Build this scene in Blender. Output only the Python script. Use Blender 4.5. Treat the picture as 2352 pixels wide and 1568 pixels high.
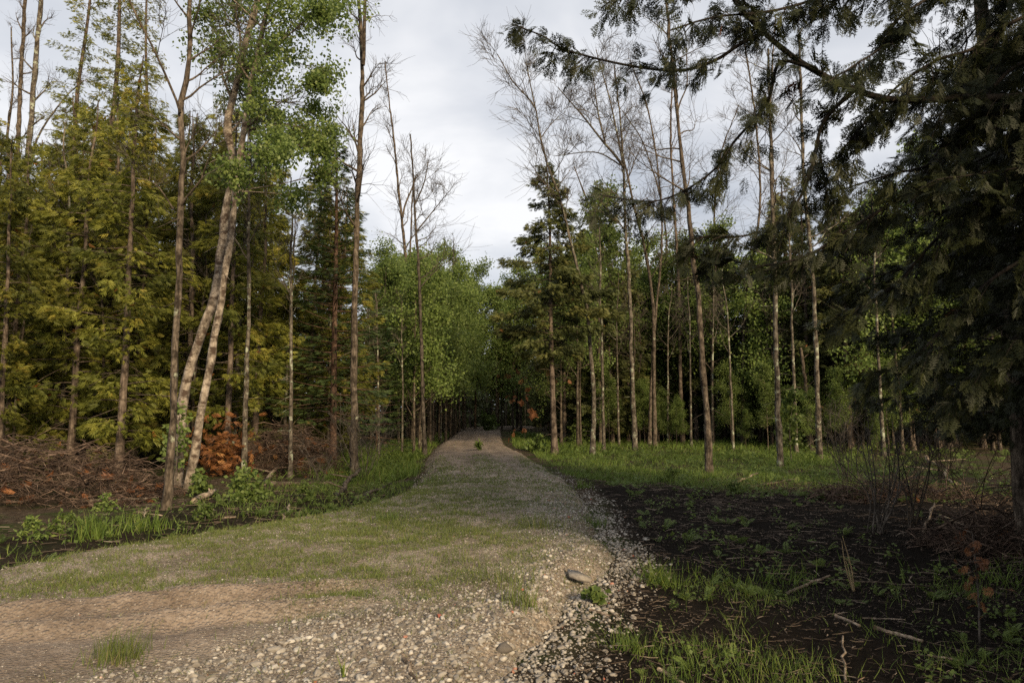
import bpy, math, random
import numpy as np
from mathutils import Vector

for o in list(bpy.data.objects):
    bpy.data.objects.remove(o)
SC = bpy.context.scene
COL = SC.collection
R = math.radians

# ------------------------------------------------------------------ camera
CAM_H = 1.65
PITCH = R(5.9)
cam_d = bpy.data.cameras.new('camera')
cam = bpy.data.objects.new('camera', cam_d)
COL.objects.link(cam)
cam.location = (0, 0, CAM_H)
cam.rotation_euler = (R(90) + PITCH, 0, 0)
cam_d.sensor_width = 36
cam_d.lens = 24
cam_d.clip_start = 0.05
cam_d.clip_end = 2000
cam_d.dof.use_dof = True
cam_d.dof.focus_distance = 16
cam_d.dof.aperture_fstop = 4.5
SC.camera = cam

# ------------------------------------------------------------------ sky and sun
SUN_AZ = math.atan2(0.50, -0.866)      # bearing of the sun, from +Y towards +X
SUN_EL = R(23)
W = bpy.data.worlds.new('World')
SC.world = W
W.use_nodes = True
wn, wl = W.node_tree.nodes, W.node_tree.links
wn.clear()
wo = wn.new('ShaderNodeOutputWorld')
bg = wn.new('ShaderNodeBackground')
bg.inputs['Strength'].default_value = 0.1
sky = wn.new('ShaderNodeTexSky')
sky.sky_type = 'NISHITA'
sky.sun_disc = False
sky.sun_elevation = SUN_EL
sky.sun_rotation = SUN_AZ
tc = wn.new('ShaderNodeTexCoord')
sep = wn.new('ShaderNodeSeparateXYZ')
wl.new(tc.outputs['Generated'], sep.inputs[0])
zc = wn.new('ShaderNodeMath'); zc.operation = 'MAXIMUM'; zc.inputs[1].default_value = 0.0
wl.new(sep.outputs['Z'], zc.inputs[0])
za = wn.new('ShaderNodeMath'); za.operation = 'ADD'; za.inputs[1].default_value = 0.16
wl.new(zc.outputs[0], za.inputs[0])
dx = wn.new('ShaderNodeMath'); dx.operation = 'DIVIDE'
dy = wn.new('ShaderNodeMath'); dy.operation = 'DIVIDE'
wl.new(sep.outputs['X'], dx.inputs[0]); wl.new(za.outputs[0], dx.inputs[1])
wl.new(sep.outputs['Y'], dy.inputs[0]); wl.new(za.outputs[0], dy.inputs[1])
cmb = wn.new('ShaderNodeCombineXYZ')
wl.new(dx.outputs[0], cmb.inputs[0]); wl.new(dy.outputs[0], cmb.inputs[1])
cmb.inputs[2].default_value = 3.4
nz = wn.new('ShaderNodeTexNoise')
nz.inputs['Scale'].default_value = 1.7
nz.inputs['Detail'].default_value = 5
nz.inputs['Roughness'].default_value = 0.5
nz.inputs['Distortion'].default_value = 0.25
wl.new(cmb.outputs[0], nz.inputs['Vector'])
cr = wn.new('ShaderNodeValToRGB')
e = cr.color_ramp.elements
e[0].position = 0.32; e[0].color = (0.475, 0.507, 0.565, 1)
e[1].position = 0.66; e[1].color = (0.87, 0.87, 0.88, 1)
m_ = e.new(0.5); m_.color = (0.66, 0.678, 0.718, 1)
wl.new(nz.outputs['Fac'], cr.inputs[0])
sc10 = wn.new('ShaderNodeVectorMath'); sc10.operation = 'SCALE'; sc10.inputs['Scale'].default_value = 8.9
wl.new(cr.outputs[0], sc10.inputs[0])
mx = wn.new('ShaderNodeMix'); mx.data_type = 'RGBA'; mx.inputs[0].default_value = 0.93
wl.new(sky.outputs[0], mx.inputs[6]); wl.new(sc10.outputs[0], mx.inputs[7])
wl.new(mx.outputs[2], bg.inputs['Color'])
wl.new(bg.outputs[0], wo.inputs[0])

sun_d = bpy.data.lights.new('sun', 'SUN')
sun_d.energy = 5.0
sun_d.angle = R(13)
sun_d.color = (1.0, 0.79, 0.51)
sun = bpy.data.objects.new('sun', sun_d)
COL.objects.link(sun)
sdir = Vector((math.sin(SUN_AZ) * math.cos(SUN_EL), math.cos(SUN_AZ) * math.cos(SUN_EL), math.sin(SUN_EL)))
sun.rotation_euler = sdir.to_track_quat('Z', 'Y').to_euler()
sun.location = (20, -30, 30)

SC.view_settings.view_transform = 'Standard'
SC.view_settings.look = 'None'
SC.view_settings.exposure = 0.42
SC.view_settings.gamma = 1.0
SC.render.engine = 'CYCLES'
cy = SC.cycles
cy.max_bounces = 5; cy.diffuse_bounces = 3; cy.glossy_bounces = 2
cy.transmission_bounces = 3; cy.transparent_max_bounces = 4
cy.caustics_reflective = False; cy.caustics_refractive = False
cy.use_denoising = False
cy.use_adaptive_sampling = False
cy.sample_clamp_indirect = 4

# ------------------------------------------------------------------ projection helpers (pixels of the photo at 2352 x 1568)
F, CX, CY = 1568.0, 1176.0, 784.0
def ray(px, py):
    u, v = (px - CX) / F, (CY - py) / F
    return np.array([u, math.cos(PITCH) - math.sin(PITCH) * v, math.sin(PITCH) + math.cos(PITCH) * v])
def gp(px, py, z=0.0):
    d = ray(px, py); t = (z - CAM_H) / d[2]
    return np.array([d[0] * t, d[1] * t, z])
def at(px, py, Y):
    d = ray(px, py); t = Y / d[1]
    return np.array([d[0] * t, Y, CAM_H + d[2] * t])

# ------------------------------------------------------------------ noise
def _h(ix, iy, s):
    n = (ix.astype(np.int64) * 374761393 + iy.astype(np.int64) * 668265263 + s * 974711) & 0x7fffffff
    n = ((n ^ (n >> 13)) * 1274126177) & 0x7fffffff
    return ((n ^ (n >> 16)) & 0xffff) / 65535.0
def vn(x, y, s=0):
    x = np.asarray(x, float); y = np.asarray(y, float)
    ix, iy = np.floor(x), np.floor(y); fx, fy = x - ix, y - iy
    fx = fx * fx * (3 - 2 * fx); fy = fy * fy * (3 - 2 * fy)
    a, b = _h(ix, iy, s), _h(ix + 1, iy, s); c, d = _h(ix, iy + 1, s), _h(ix + 1, iy + 1, s)
    return (a + (b - a) * fx) * (1 - fy) + (c + (d - c) * fx) * fy
def fbm(x, y, s=0, o=3):
    r = 0; a = 0.5; t = 0
    for k in range(o):
        r = r + a * vn(x * 2 ** k, y * 2 ** k, s + k); t += a; a *= 0.5
    return r / t
def sstep(a, b, x):
    t = np.clip((x - a) / (b - a), 0, 1); return t * t * (3 - 2 * t)

# ------------------------------------------------------------------ mesh builder
class MB:
    def __init__(s):
        s.v = []; s.q = []; s.t = []; s.a = []; s.n = 0
    def add(s, v, quads=None, tris=None, var=0.5):
        v = np.asarray(v, float).reshape(-1, 3)
        s.v.append(v)
        s.a.append(np.broadcast_to(np.asarray(var, float), (len(v),)).copy())
        if quads is not None and len(quads): s.q.append(np.asarray(quads, np.int64) + s.n)
        if tris is not None and len(tris): s.t.append(np.asarray(tris, np.int64) + s.n)
        s.n += len(v)
    def tube(s, P, rad, sides=6, var=0.5, cap=False):
        P = np.asarray(P, float); n = len(P)
        rad = np.broadcast_to(np.asarray(rad, float), (n,))
        T = np.gradient(P, axis=0)
        T /= np.linalg.norm(T, axis=1)[:, None] + 1e-9
        ref = np.array([0.31, 0.95, 0.05]) if abs(T[n // 2][2]) > 0.7 else np.array([0.05, 0.1, 0.99])
        A = np.cross(T, ref); A /= np.linalg.norm(A, axis=1)[:, None] + 1e-9
        B = np.cross(T, A)
        ang = np.linspace(0, 2 * math.pi, sides, endpoint=False)
        V = P[:, None, :] + rad[:, None, None] * (np.cos(ang)[None, :, None] * A[:, None, :] + np.sin(ang)[None, :, None] * B[:, None, :])
        i = np.arange(n - 1)[:, None] * sides; j = np.arange(sides)[None, :]; k = (j + 1) % sides
        Q = np.stack([i + j, i + k, i + sides + k, i + sides + j], -1).reshape(-1, 4)
        base = s.n
        s.add(V.reshape(-1, 3), Q, None, var)
        if cap:
            for e_, off in ((0, 0), (n - 1, (n - 1) * sides)):
                c = s.n
                s.add([P[e_]], None, None, 0.95)
                tri = [[c, base + off + a, base + off + (a + 1) % sides] for a in range(sides)]
                s.t.append(np.asarray(tri, np.int64))
    def jit(s, rng, f):
        """roughen the last tube added"""
        v = s.v[-1]; k = np.linalg.norm(v - v.mean(0), axis=1).min() * 0 + 1
        s.v[-1] = v + rng.normal(0, f * .12, v.shape) * k * np.array([1, 1, .3])
    def scatter(s, tv, tq, M, pos, var, tt=None):
        """instances of a template: tv (k,3), quads tq, M (N,3,3) basis columns, pos (N,3)"""
        N, k = len(pos), len(tv)
        if N == 0: return
        V = np.einsum('nij,kj->nki', M, tv) + pos[:, None, :]
        off = (np.arange(N) * k)[:, None, None]
        Q = (tq[None] + off).reshape(-1, 4) if tq is not None and len(tq) else None
        T = (tt[None] + off).reshape(-1, 3) if tt is not None and len(tt) else None
        s.add(V.reshape(-1, 3), Q, T, np.repeat(var, k))
    def mesh(s, name, mat, smooth=False):
        me = bpy.data.meshes.new(name)
        V = np.concatenate(s.v) if s.v else np.zeros((0, 3))
        q = np.concatenate(s.q) if s.q else np.zeros((0, 4), np.int64)
        t = np.concatenate(s.t) if s.t else np.zeros((0, 3), np.int64)
        me.vertices.add(len(V)); me.vertices.foreach_set('co', V.astype(np.float32).ravel())
        li = np.concatenate([q.ravel(), t.ravel()]).astype(np.int32)
        me.loops.add(len(li)); me.loops.foreach_set('vertex_index', li)
        ls = np.concatenate([np.arange(len(q)) * 4, len(q) * 4 + np.arange(len(t)) * 3]).astype(np.int32)
        me.polygons.add(len(ls)); me.polygons.foreach_set('loop_start', ls)
        me.update(calc_edges=True)
        if smooth: me.polygons.foreach_set('use_smooth', np.ones(len(ls), bool))
        at_ = me.attributes.new('var', 'FLOAT', 'POINT')
        at_.data.foreach_set('value', np.concatenate(s.a).astype(np.float32) if s.a else np.zeros(0, np.float32))
        me.materials.append(mat)
        return me

def link(name, me, parent=None, loc=(0, 0, 0), rot=(0, 0, 0), scale=(1, 1, 1)):
    o = bpy.data.objects.new(name, me)
    COL.objects.link(o)
    if parent is not None: o.parent = parent
    o.location = loc; o.rotation_euler = rot
    o.scale = scale if hasattr(scale, '__len__') else (scale,) * 3
    return o
def tag(o, label=None, cat=None, group=None, kind=None):
    if label: o['label'] = label
    if cat: o['category'] = cat
    if group: o['group'] = group
    if kind: o['kind'] = kind
    return o
def empty(name, loc, rz=0, scale=1):
    o = link(name, None, None, loc, (0, 0, rz), scale)
    o.empty_display_size = 0.3
    return o
def basis(x, n):
    """columns: x axis along x, z axis as close to n as possible -> (N,3,3)"""
    x = x / (np.linalg.norm(x, axis=1)[:, None] + 1e-9)
    y = np.cross(n, x); y /= np.linalg.norm(y, axis=1)[:, None] + 1e-9
    z = np.cross(x, y)
    return np.stack([x, y, z], -1)
def rnd_unit(rng, N):
    v = rng.normal(size=(N, 3)); return v / np.linalg.norm(v, axis=1)[:, None]
def resample(P, n):
    """smooth polyline through P with n points (Catmull-Rom by chord length)"""
    P = np.asarray(P, float)
    if len(P) == 2:
        return P[0] + (P[1] - P[0]) * np.linspace(0, 1, n)[:, None]
    E = np.vstack([2 * P[0] - P[1], P, 2 * P[-1] - P[-2]])
    d = np.concatenate([[0], np.cumsum(np.linalg.norm(np.diff(P, axis=0), axis=1))])
    out = []
    for s_ in np.linspace(0, d[-1], n):
        i = min(np.searchsorted(d, s_, side='right') - 1, len(P) - 2)
        t = (s_ - d[i]) / (d[i + 1] - d[i] + 1e-9)
        p0, p1, p2, p3 = E[i], E[i + 1], E[i + 2], E[i + 3]
        out.append(0.5 * (2 * p1 + (p2 - p0) * t + (2 * p0 - 5 * p1 + 4 * p2 - p3) * t * t + (3 * p1 - p0 - 3 * p2 + p3) * t ** 3))
    return np.array(out)

# ------------------------------------------------------------------ materials
def new_mat(name):
    m = bpy.data.materials.new(name); m.use_nodes = True
    nt = m.node_tree; nt.nodes.clear()
    out = nt.nodes.new('ShaderNodeOutputMaterial')
    return m, nt.nodes, nt.links, out
def ramp(n, stops):
    r = n.new('ShaderNodeValToRGB'); el = r.color_ramp.elements
    el[0].position, el[0].color = stops[0][0], (*stops[0][1], 1)
    el[1].position, el[1].color = stops[-1][0], (*stops[-1][1], 1)
    for p, c in stops[1:-1]:
        x = el.new(p); x.color = (*c, 1)
    return r
def mat_leaf(name, stops, trans=0.3, rough=0.55, objvar=0.35, spec=0.25):
    m, n, l, out = new_mat(name)
    a = n.new('ShaderNodeAttribute'); a.attribute_name = 'var'
    r = ramp(n, stops); l.new(a.outputs['Fac'], r.inputs[0])
    oi = n.new('ShaderNodeObjectInfo')
    mr = n.new('ShaderNodeMapRange'); mr.inputs[3].default_value = 1 - objvar; mr.inputs[4].default_value = 1 + objvar
    l.new(oi.outputs['Random'], mr.inputs[0])
    hs = n.new('ShaderNodeHueSaturation'); l.new(r.outputs[0], hs.inputs['Color']); l.new(mr.outputs[0], hs.inputs['Value'])
    p = n.new('ShaderNodeBsdfPrincipled'); p.inputs['Roughness'].default_value = rough
    p.inputs['Specular IOR Level'].default_value = spec
    l.new(hs.outputs[0], p.inputs['Base Color'])
    t = n.new('ShaderNodeBsdfTranslucent'); l.new(hs.outputs[0], t.inputs['Color'])
    mixs = n.new('ShaderNodeMixShader'); mixs.inputs[0].default_value = trans
    l.new(p.outputs[0], mixs.inputs[1]); l.new(t.outputs[0], mixs.inputs[2])
    l.new(mixs.outputs[0], out.inputs[0])
    return m
def mat_bark(name, dark, mid, light, lichen=None, lich=0.0, stretch=0.18, scale=18, bands=False, rough=0.9):
    m, n, l, out = new_mat(name)
    co = n.new('ShaderNodeTexCoord')
    oi = n.new('ShaderNodeObjectInfo')
    add = n.new('ShaderNodeVectorMath'); add.operation = 'ADD'
    l.new(co.outputs['Object'], add.inputs[0]); 
    sc_ = n.new('ShaderNodeVectorMath'); sc_.operation = 'SCALE'; sc_.inputs[0].default_value = (17, 23, 31)
    l.new(oi.outputs['Random'], sc_.inputs['Scale']); l.new(sc_.outputs[0], add.inputs[1])
    mp = n.new('ShaderNodeMapping'); mp.inputs['Scale'].default_value = (1, 1, stretch)
    l.new(add.outputs[0], mp.inputs[0])
    nz = n.new('ShaderNodeTexNoise'); nz.inputs['Scale'].default_value = scale; nz.inputs['Detail'].default_value = 6
    nz.inputs['Roughness'].default_value = 0.7
    l.new(mp.outputs[0], nz.inputs['Vector'])
    r = ramp(n, [(0.33, dark), (0.5, mid), (0.68, light)]); l.new(nz.outputs['Fac'], r.inputs[0])
    nb_ = n.new('ShaderNodeTexNoise'); nb_.inputs['Scale'].default_value = 4.5; nb_.inputs['Detail'].default_value = 5; nb_.inputs['Roughness'].default_value = 0.7
    l.new(add.outputs[0], nb_.inputs['Vector'])
    rb_ = ramp(n, [(0.38, (0.30, 0.28, 0.26)), (0.60, (1.2, 1.17, 1.12))]); l.new(nb_.outputs['Fac'], rb_.inputs[0])
    mb_ = n.new('ShaderNodeMix'); mb_.data_type = 'RGBA'; mb_.blend_type = 'MULTIPLY'; mb_.inputs[0].default_value = 1
    l.new(r.outputs[0], mb_.inputs[6]); l.new(rb_.outputs[0], mb_.inputs[7])
    col = mb_.outputs[2]
    if bands:
        mp2 = n.new('ShaderNodeMapping'); mp2.inputs['Scale'].default_value = (2.0, 2.0, 2.8); l.new(add.outputs[0], mp2.inputs[0])
        n2 = n.new('ShaderNodeTexNoise'); n2.inputs['Scale'].default_value = 2.3; n2.inputs['Detail'].default_value = 4
        l.new(mp2.outputs[0], n2.inputs['Vector'])
        r2 = ramp(n, [(0.52, (0, 0, 0)), (0.64, (1, 1, 1))]); l.new(n2.outputs['Fac'], r2.inputs[0])
        mxx = n.new('ShaderNodeMix'); mxx.data_type = 'RGBA'; mxx.inputs[7].default_value = (dark[0] * .7, dark[1] * .6, dark[2] * .55, 1)
        l.new(r2.outputs[0], mxx.inputs[0]); l.new(col, mxx.inputs[6]); col = mxx.outputs[2]
    if lichen:
        n3 = n.new('ShaderNodeTexNoise'); n3.inputs['Scale'].default_value = 3.2; n3.inputs['Detail'].default_value = 7
        n3.inputs['Roughness'].default_value = 0.65
        l.new(add.outputs[0], n3.inputs['Vector'])
        r3 = ramp(n, [(0.62 - lich, (0, 0, 0)), (0.70 - lich, (1, 1, 1))]); l.new(n3.outputs['Fac'], r3.inputs[0])
        mxx = n.new('ShaderNodeMix'); mxx.data_type = 'RGBA'; mxx.inputs[7].default_value = (*lichen, 1)
        l.new(r3.outputs[0], mxx.inputs[0]); l.new(col, mxx.inputs[6]); col = mxx.outputs[2]
    p = n.new('ShaderNodeBsdfPrincipled'); p.inputs['Roughness'].default_value = rough
    p.inputs['Specular IOR Level'].default_value = 0.15
    l.new(col, p.inputs['Base Color'])
    b = n.new('ShaderNodeBump'); b.inputs['Strength'].default_value = 0.7; b.inputs['Distance'].default_value = 0.03
    l.new(nz.outputs['Fac'], b.inputs['Height']); l.new(b.outputs[0], p.inputs['Normal'])
    l.new(p.outputs[0], out.inputs[0])
    return m
def mat_var(name, stops, rough=0.85, noise=0.0, nscale=20, spec=0.25):
    m, n, l, out = new_mat(name)
    a = n.new('ShaderNodeAttribute'); a.attribute_name = 'var'
    oi = n.new('ShaderNodeObjectInfo')
    s_ = n.new('ShaderNodeMath'); s_.operation = 'ADD'; l.new(a.outputs['Fac'], s_.inputs[0])
    k = n.new('ShaderNodeMath'); k.operation = 'MULTIPLY'; k.inputs[1].default_value = 0.0
    l.new(oi.outputs['Random'], k.inputs[0]); l.new(k.outputs[0], s_.inputs[1])
    r = ramp(n, stops); l.new(s_.outputs[0], r.inputs[0]); col = r.outputs[0]
    p = n.new('ShaderNodeBsdfPrincipled'); p.inputs['Roughness'].default_value = rough
    p.inputs['Specular IOR Level'].default_value = spec
    if noise:
        co = n.new('ShaderNodeTexCoord'); nz = n.new('ShaderNodeTexNoise'); nz.inputs['Scale'].default_value = nscale; nz.inputs['Detail'].default_value = 4
        l.new(co.outputs['Object'], nz.inputs['Vector'])
        mr = n.new('ShaderNodeMapRange'); mr.inputs[1].default_value = .3; mr.inputs[2].default_value = .7
        mr.inputs[3].default_value = 1 - noise; mr.inputs[4].default_value = 1 + noise
        l.new(nz.outputs['Fac'], mr.inputs[0])
        hs = n.new('ShaderNodeHueSaturation'); l.new(col, hs.inputs['Color']); l.new(mr.outputs[0], hs.inputs['Value']); col = hs.outputs[0]
        b = n.new('ShaderNodeBump'); b.inputs['Strength'].default_value = 0.4; b.inputs['Distance'].default_value = 0.01
        l.new(nz.outputs['Fac'], b.inputs['Height']); l.new(b.outputs[0], p.inputs['Normal'])
    l.new(col, p.inputs['Base Color'])
    l.new(p.outputs[0], out.inputs[0])
    return m

M = {}
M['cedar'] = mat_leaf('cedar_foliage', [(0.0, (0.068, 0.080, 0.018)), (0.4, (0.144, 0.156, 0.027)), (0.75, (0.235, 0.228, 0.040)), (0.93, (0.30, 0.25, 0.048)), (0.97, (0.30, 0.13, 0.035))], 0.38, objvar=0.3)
M['cedar_shade'] = mat_leaf('cedar_foliage_shaded', [(0.0, (0.045, 0.056, 0.020)), (0.5, (0.100, 0.114, 0.034)), (0.9, (0.165, 0.165, 0.046)), (0.985, (0.13, 0.11, 0.035)), (1.0, (0.22, 0.09, 0.03))], 0.25, objvar=0.3)  # shaded copy of the cedar foliage, shade put into a darker green
M['cedar_near_shaded'] = mat_leaf('cedar_foliage_near_shaded', [(0.0, (0.013, 0.017, 0.006)), (0.6, (0.025, 0.030, 0.009)), (0.96, (0.044, 0.048, 0.013)), (1.0, (0.08, 0.03, 0.015))], 0.2, objvar=0.2)  # canopy shade on the near boughs put into a darkened leaf colour
M['dead'] = mat_leaf('dead_cedar_foliage', [(0.0, (0.09, 0.036, 0.018)), (0.6, (0.20, 0.082, 0.032)), (1.0, (0.30, 0.15, 0.055))], 0.2, objvar=0.15)
M['rust'] = mat_leaf('rusty_cedar_foliage', [(0.0, (0.11, 0.045, 0.018)), (0.6, (0.25, 0.105, 0.035)), (1.0, (0.36, 0.18, 0.06))], 0.3, objvar=0.05)
M['fir'] = mat_leaf('fir_needles', [(0.0, (0.034, 0.054, 0.02)), (0.6, (0.070, 0.105, 0.032)), (0.92, (0.12, 0.145, 0.042)), (1.0, (0.17, 0.10, 0.035))], 0.2, objvar=0.15)
M['birch_leaf'] = mat_leaf('birch_leaves', [(0.0, (0.07, 0.108, 0.026)), (0.5, (0.14, 0.195, 0.050)), (1.0, (0.24, 0.285, 0.085))], 0.5, rough=0.42, objvar=0.05)
M['broad'] = mat_leaf('broad_leaves', [(0.0, (0.07, 0.105, 0.024)), (0.5, (0.125, 0.175, 0.042)), (1.0, (0.20, 0.245, 0.065))], 0.45, rough=0.5, objvar=0.25)
M['grass'] = mat_leaf('grass_blades', [(0.0, (0.060, 0.100, 0.017)), (0.6, (0.110, 0.165, 0.028)), (0.93, (0.17, 0.20, 0.045)), (1.0, (0.28, 0.23, 0.12))], 0.3, objvar=0.1)
M['grass_road'] = mat_leaf('grass_road', [(0.0, (0.070, 0.095, 0.022)), (0.6, (0.120, 0.150, 0.036)), (0.9, (0.18, 0.18, 0.06)), (1.0, (0.30, 0.24, 0.13))], 0.3, objvar=0.1)
M['bark_cedar'] = mat_bark('cedar_bark', (0.042, 0.033, 0.027), (0.105, 0.082, 0.066), (0.20, 0.165, 0.135), stretch=0.09, scale=26)
M['bark_grey'] = mat_bark('grey_bark', (0.028, 0.023, 0.018), (0.085, 0.068, 0.052), (0.18, 0.15, 0.12), (0.24, 0.25, 0.18), 0.0, stretch=0.2, scale=22)
M['bark_pale'] = mat_bark('lichened_bark', (0.032, 0.027, 0.021), (0.10, 0.085, 0.068), (0.20, 0.18, 0.145), (0.28, 0.30, 0.22), 0.06, stretch=0.3, scale=18)
M['bark_limb_shaded'] = mat_bark('limb_bark_shaded', (0.010, 0.008, 0.007), (0.024, 0.020, 0.017), (0.05, 0.042, 0.035), stretch=0.4, scale=20)  # near-black: shade on the backlit near limbs put into the bark colour
M['bark_dark'] = mat_bark('dark_bark', (0.025, 0.022, 0.018), (0.065, 0.055, 0.045), (0.13, 0.11, 0.09), (0.24, 0.26, 0.2), -0.03, stretch=0.25, scale=20)
M['bark_birch'] = mat_bark('birch_bark', (0.085, 0.068, 0.054), (0.23, 0.195, 0.16), (0.37, 0.325, 0.275), (0.40, 0.42, 0.33), -0.05, stretch=0.5, scale=14, bands=True)
M['bark_fir'] = mat_bark('fir_bark', (0.035, 0.022, 0.016), (0.10, 0.062, 0.045), (0.18, 0.12, 0.09), stretch=0.35, scale=24)
M['twig'] = mat_bark('twig_bark', (0.04, 0.035, 0.03), (0.095, 0.082, 0.07), (0.16, 0.14, 0.12), stretch=0.6, scale=10)
M['wood'] = mat_bark('weathered_wood', (0.12, 0.09, 0.065), (0.27, 0.215, 0.165), (0.45, 0.38, 0.30), stretch=0.6, scale=24)
M['brush'] = mat_bark('brush_wood', (0.04, 0.027, 0.021), (0.10, 0.070, 0.054), (0.26, 0.19, 0.145), stretch=0.5, scale=9)
M['stone'] = mat_var('limestone', [(0.0, (0.07, 0.06, 0.052)), (0.25, (0.135, 0.118, 0.098)), (0.6, (0.235, 0.21, 0.178)), (0.93, (0.38, 0.352, 0.31)), (0.95, (0.33, 0.20, 0.14)), (0.985, (0.27, 0.09, 0.06)), (1.0, (0.3, 0.1, 0.06))], noise=0.3, nscale=22)
M['litter'] = mat_var('leaf_litter', [(0.0, (0.03, 0.022, 0.016)), (0.45, (0.065, 0.047, 0.034)), (0.8, (0.14, 0.105, 0.078)), (0.95, (0.27, 0.22, 0.17)), (1.0, (0.20, 0.08, 0.035))], noise=0.2)
M['dry'] = mat_leaf('dry_stalk', [(0.0, (0.20, 0.14, 0.07)), (1.0, (0.42, 0.33, 0.2))], 0.2, objvar=0.1)

# ------------------------------------------------------------------ terrain
LPX = [(0, 1292), (130, 1264), (300, 1240), (450, 1218), (536, 1203), (707, 1177), (844, 1146), (949, 1107), (969, 1089), (982, 1040), (1003, 1018), (1026, 1004), (1048, 990), (1052, 983)]
RPX = [(1152, 984), (1156, 1000), (1166, 1019), (1206, 1036), (1278, 1076), (1322, 1096), (1350, 1120), (1372, 1153), (1378, 1180), (1400, 1214), (1440, 1245), (1420, 1289), (1368, 1325), (1330, 1374), (1278, 1442), (1240, 1504), (1165, 1568)]
Lp = np.array([gp(*p)[:2] for p in LPX]); Rp = np.array([gp(*p)[:2] for p in RPX])
def _fn(P, near, far):
    A = np.vstack([P, near, far]); A = A[np.argsort(A[:, 1])]; return A[:, 1].copy(), A[:, 0].copy()
Ly, Lx = _fn(Lp, [(-6.6, 5.2), (-9, 2.0), (-13, -3), (-25, -14)], [(-1.5, 90), (6, 110)])
Ry, Rx = _fn(Rp, [(-0.5, 3.0), (-1.6, 1.0), (-5, -4), (-14, -14)], [(1.8, 75), (5, 90), (14, 110)])
Ry = Ry + np.arange(len(Ry)) * 1e-6
def road_x(Y):
    l, r = np.interp(Y, Ly, Lx), np.interp(Y, Ry, Rx)
    return l, np.maximum(r, l + 2.2)
def zg(x, y):
    """forest floor"""
    x = np.asarray(x, float); y = np.asarray(y, float)
    z = -0.30 + 0.16 * (fbm(x * 0.35, y * 0.35, 5) - 0.5) + 0.07 * (vn(x * 1.7, y * 1.7, 9) - 0.5)
    l, r = road_x(y)
    z = z - 0.14 * np.exp(-((x - (l - 1.3)) / 0.9) ** 2) * sstep(40, 25, y)         # ditch beside the road
    z = z + 0.14 * np.exp(-((x - (r + 0.1)) / 0.8) ** 2)
    return z
def zr(x, y):
    x = np.asarray(x, float); y = np.asarray(y, float)
    l, r = road_x(y)
    z = 0.05 * (fbm(x * 0.8, y * 0.8, 3) - 0.5) + 0.03 * (vn(x * 4, y * 4, 7) - 0.5) + 0.012 * (vn(x * 11, y * 11, 8) - .5)
    c = (x - l) / (r - l)
    z = z + 0.06 * np.sin(np.clip(c, 0, 1) * math.pi)
    # wheel tracks far on and the dug track at the near left
    for cc in (0.36, 0.66):
        z = z - 0.05 * np.exp(-((c - cc) * (r - l) / 0.22) ** 2) * sstep(14, 22, y)
    d = (y - (6.0 + 0.36 * (x + 3.0)))
    m = sstep(-0.9, -1.8, x)
    z = z + m * (0.045 * np.exp(-((d - .1) / 0.10) ** 2) - 0.05 * np.exp(-((d + .15) / 0.16) ** 2) + 0.04 * np.exp(-((d + .55) / 0.1) ** 2) - 0.04 * np.exp(-((d + .8) / .16) ** 2)) * (0.7 + 1.2 * fbm(x * 1.5, y * 1.5, 12)) + m * .03 * (fbm(x * 7, y * 7, 13) - .5) * (np.abs(d) < 1.6)
    e = np.minimum(x - l, r - x) + 0.35 * (fbm(x * 1.3, y * 1.3, 21) - 0.5) + 0.15 * (vn(x * 5, y * 5, 22) - .5)
    w = sstep(0.55, -0.45, e)
    return z - 0.55 * w
def surf(x, y):
    return np.maximum(zg(x, y), zr(x, y))

def grid_mesh(name, xs, ys, zf, mat, keep=None, attr=None):
    X, Y = np.meshgrid(xs, ys); Z = zf(X, Y)
    nx, ny = len(xs), len(ys)
    i = np.arange(ny - 1)[:, None] * nx; j = np.arange(nx - 1)[None, :]
    Q = np.stack([i + j, i + j + 1, i + nx + j + 1, i + nx + j], -1).reshape(-1, 4)
    if keep is not None:
        K = keep(X, Y).ravel(); Q = Q[K[Q].any(1)]
    used = np.unique(Q); mp_ = np.zeros(nx * ny, np.int64); mp_[used] = np.arange(len(used))
    V = np.stack([X, Y, Z], -1).reshape(-1, 3)[used]
    b = MB(); b.add(V, mp_[Q], None, attr(V[:, 0], V[:, 1]) if attr else 0.5)
    return b.mesh(name, mat, True)

def in_muck(x, y):
    """bare black soil on the right, 0..1"""
    l, r = road_x(y)
    a = sstep(0.0, 0.5, x - r) * sstep(20.0, 17.0, y + .22 * (x - 3)) * sstep(-4, 0, y)
    b = sstep(0.2, 0.6, l - x) * sstep(5, 3.5, l - x) * sstep(20, 16, y) * 0.75
    return np.maximum(a, b)
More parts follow.
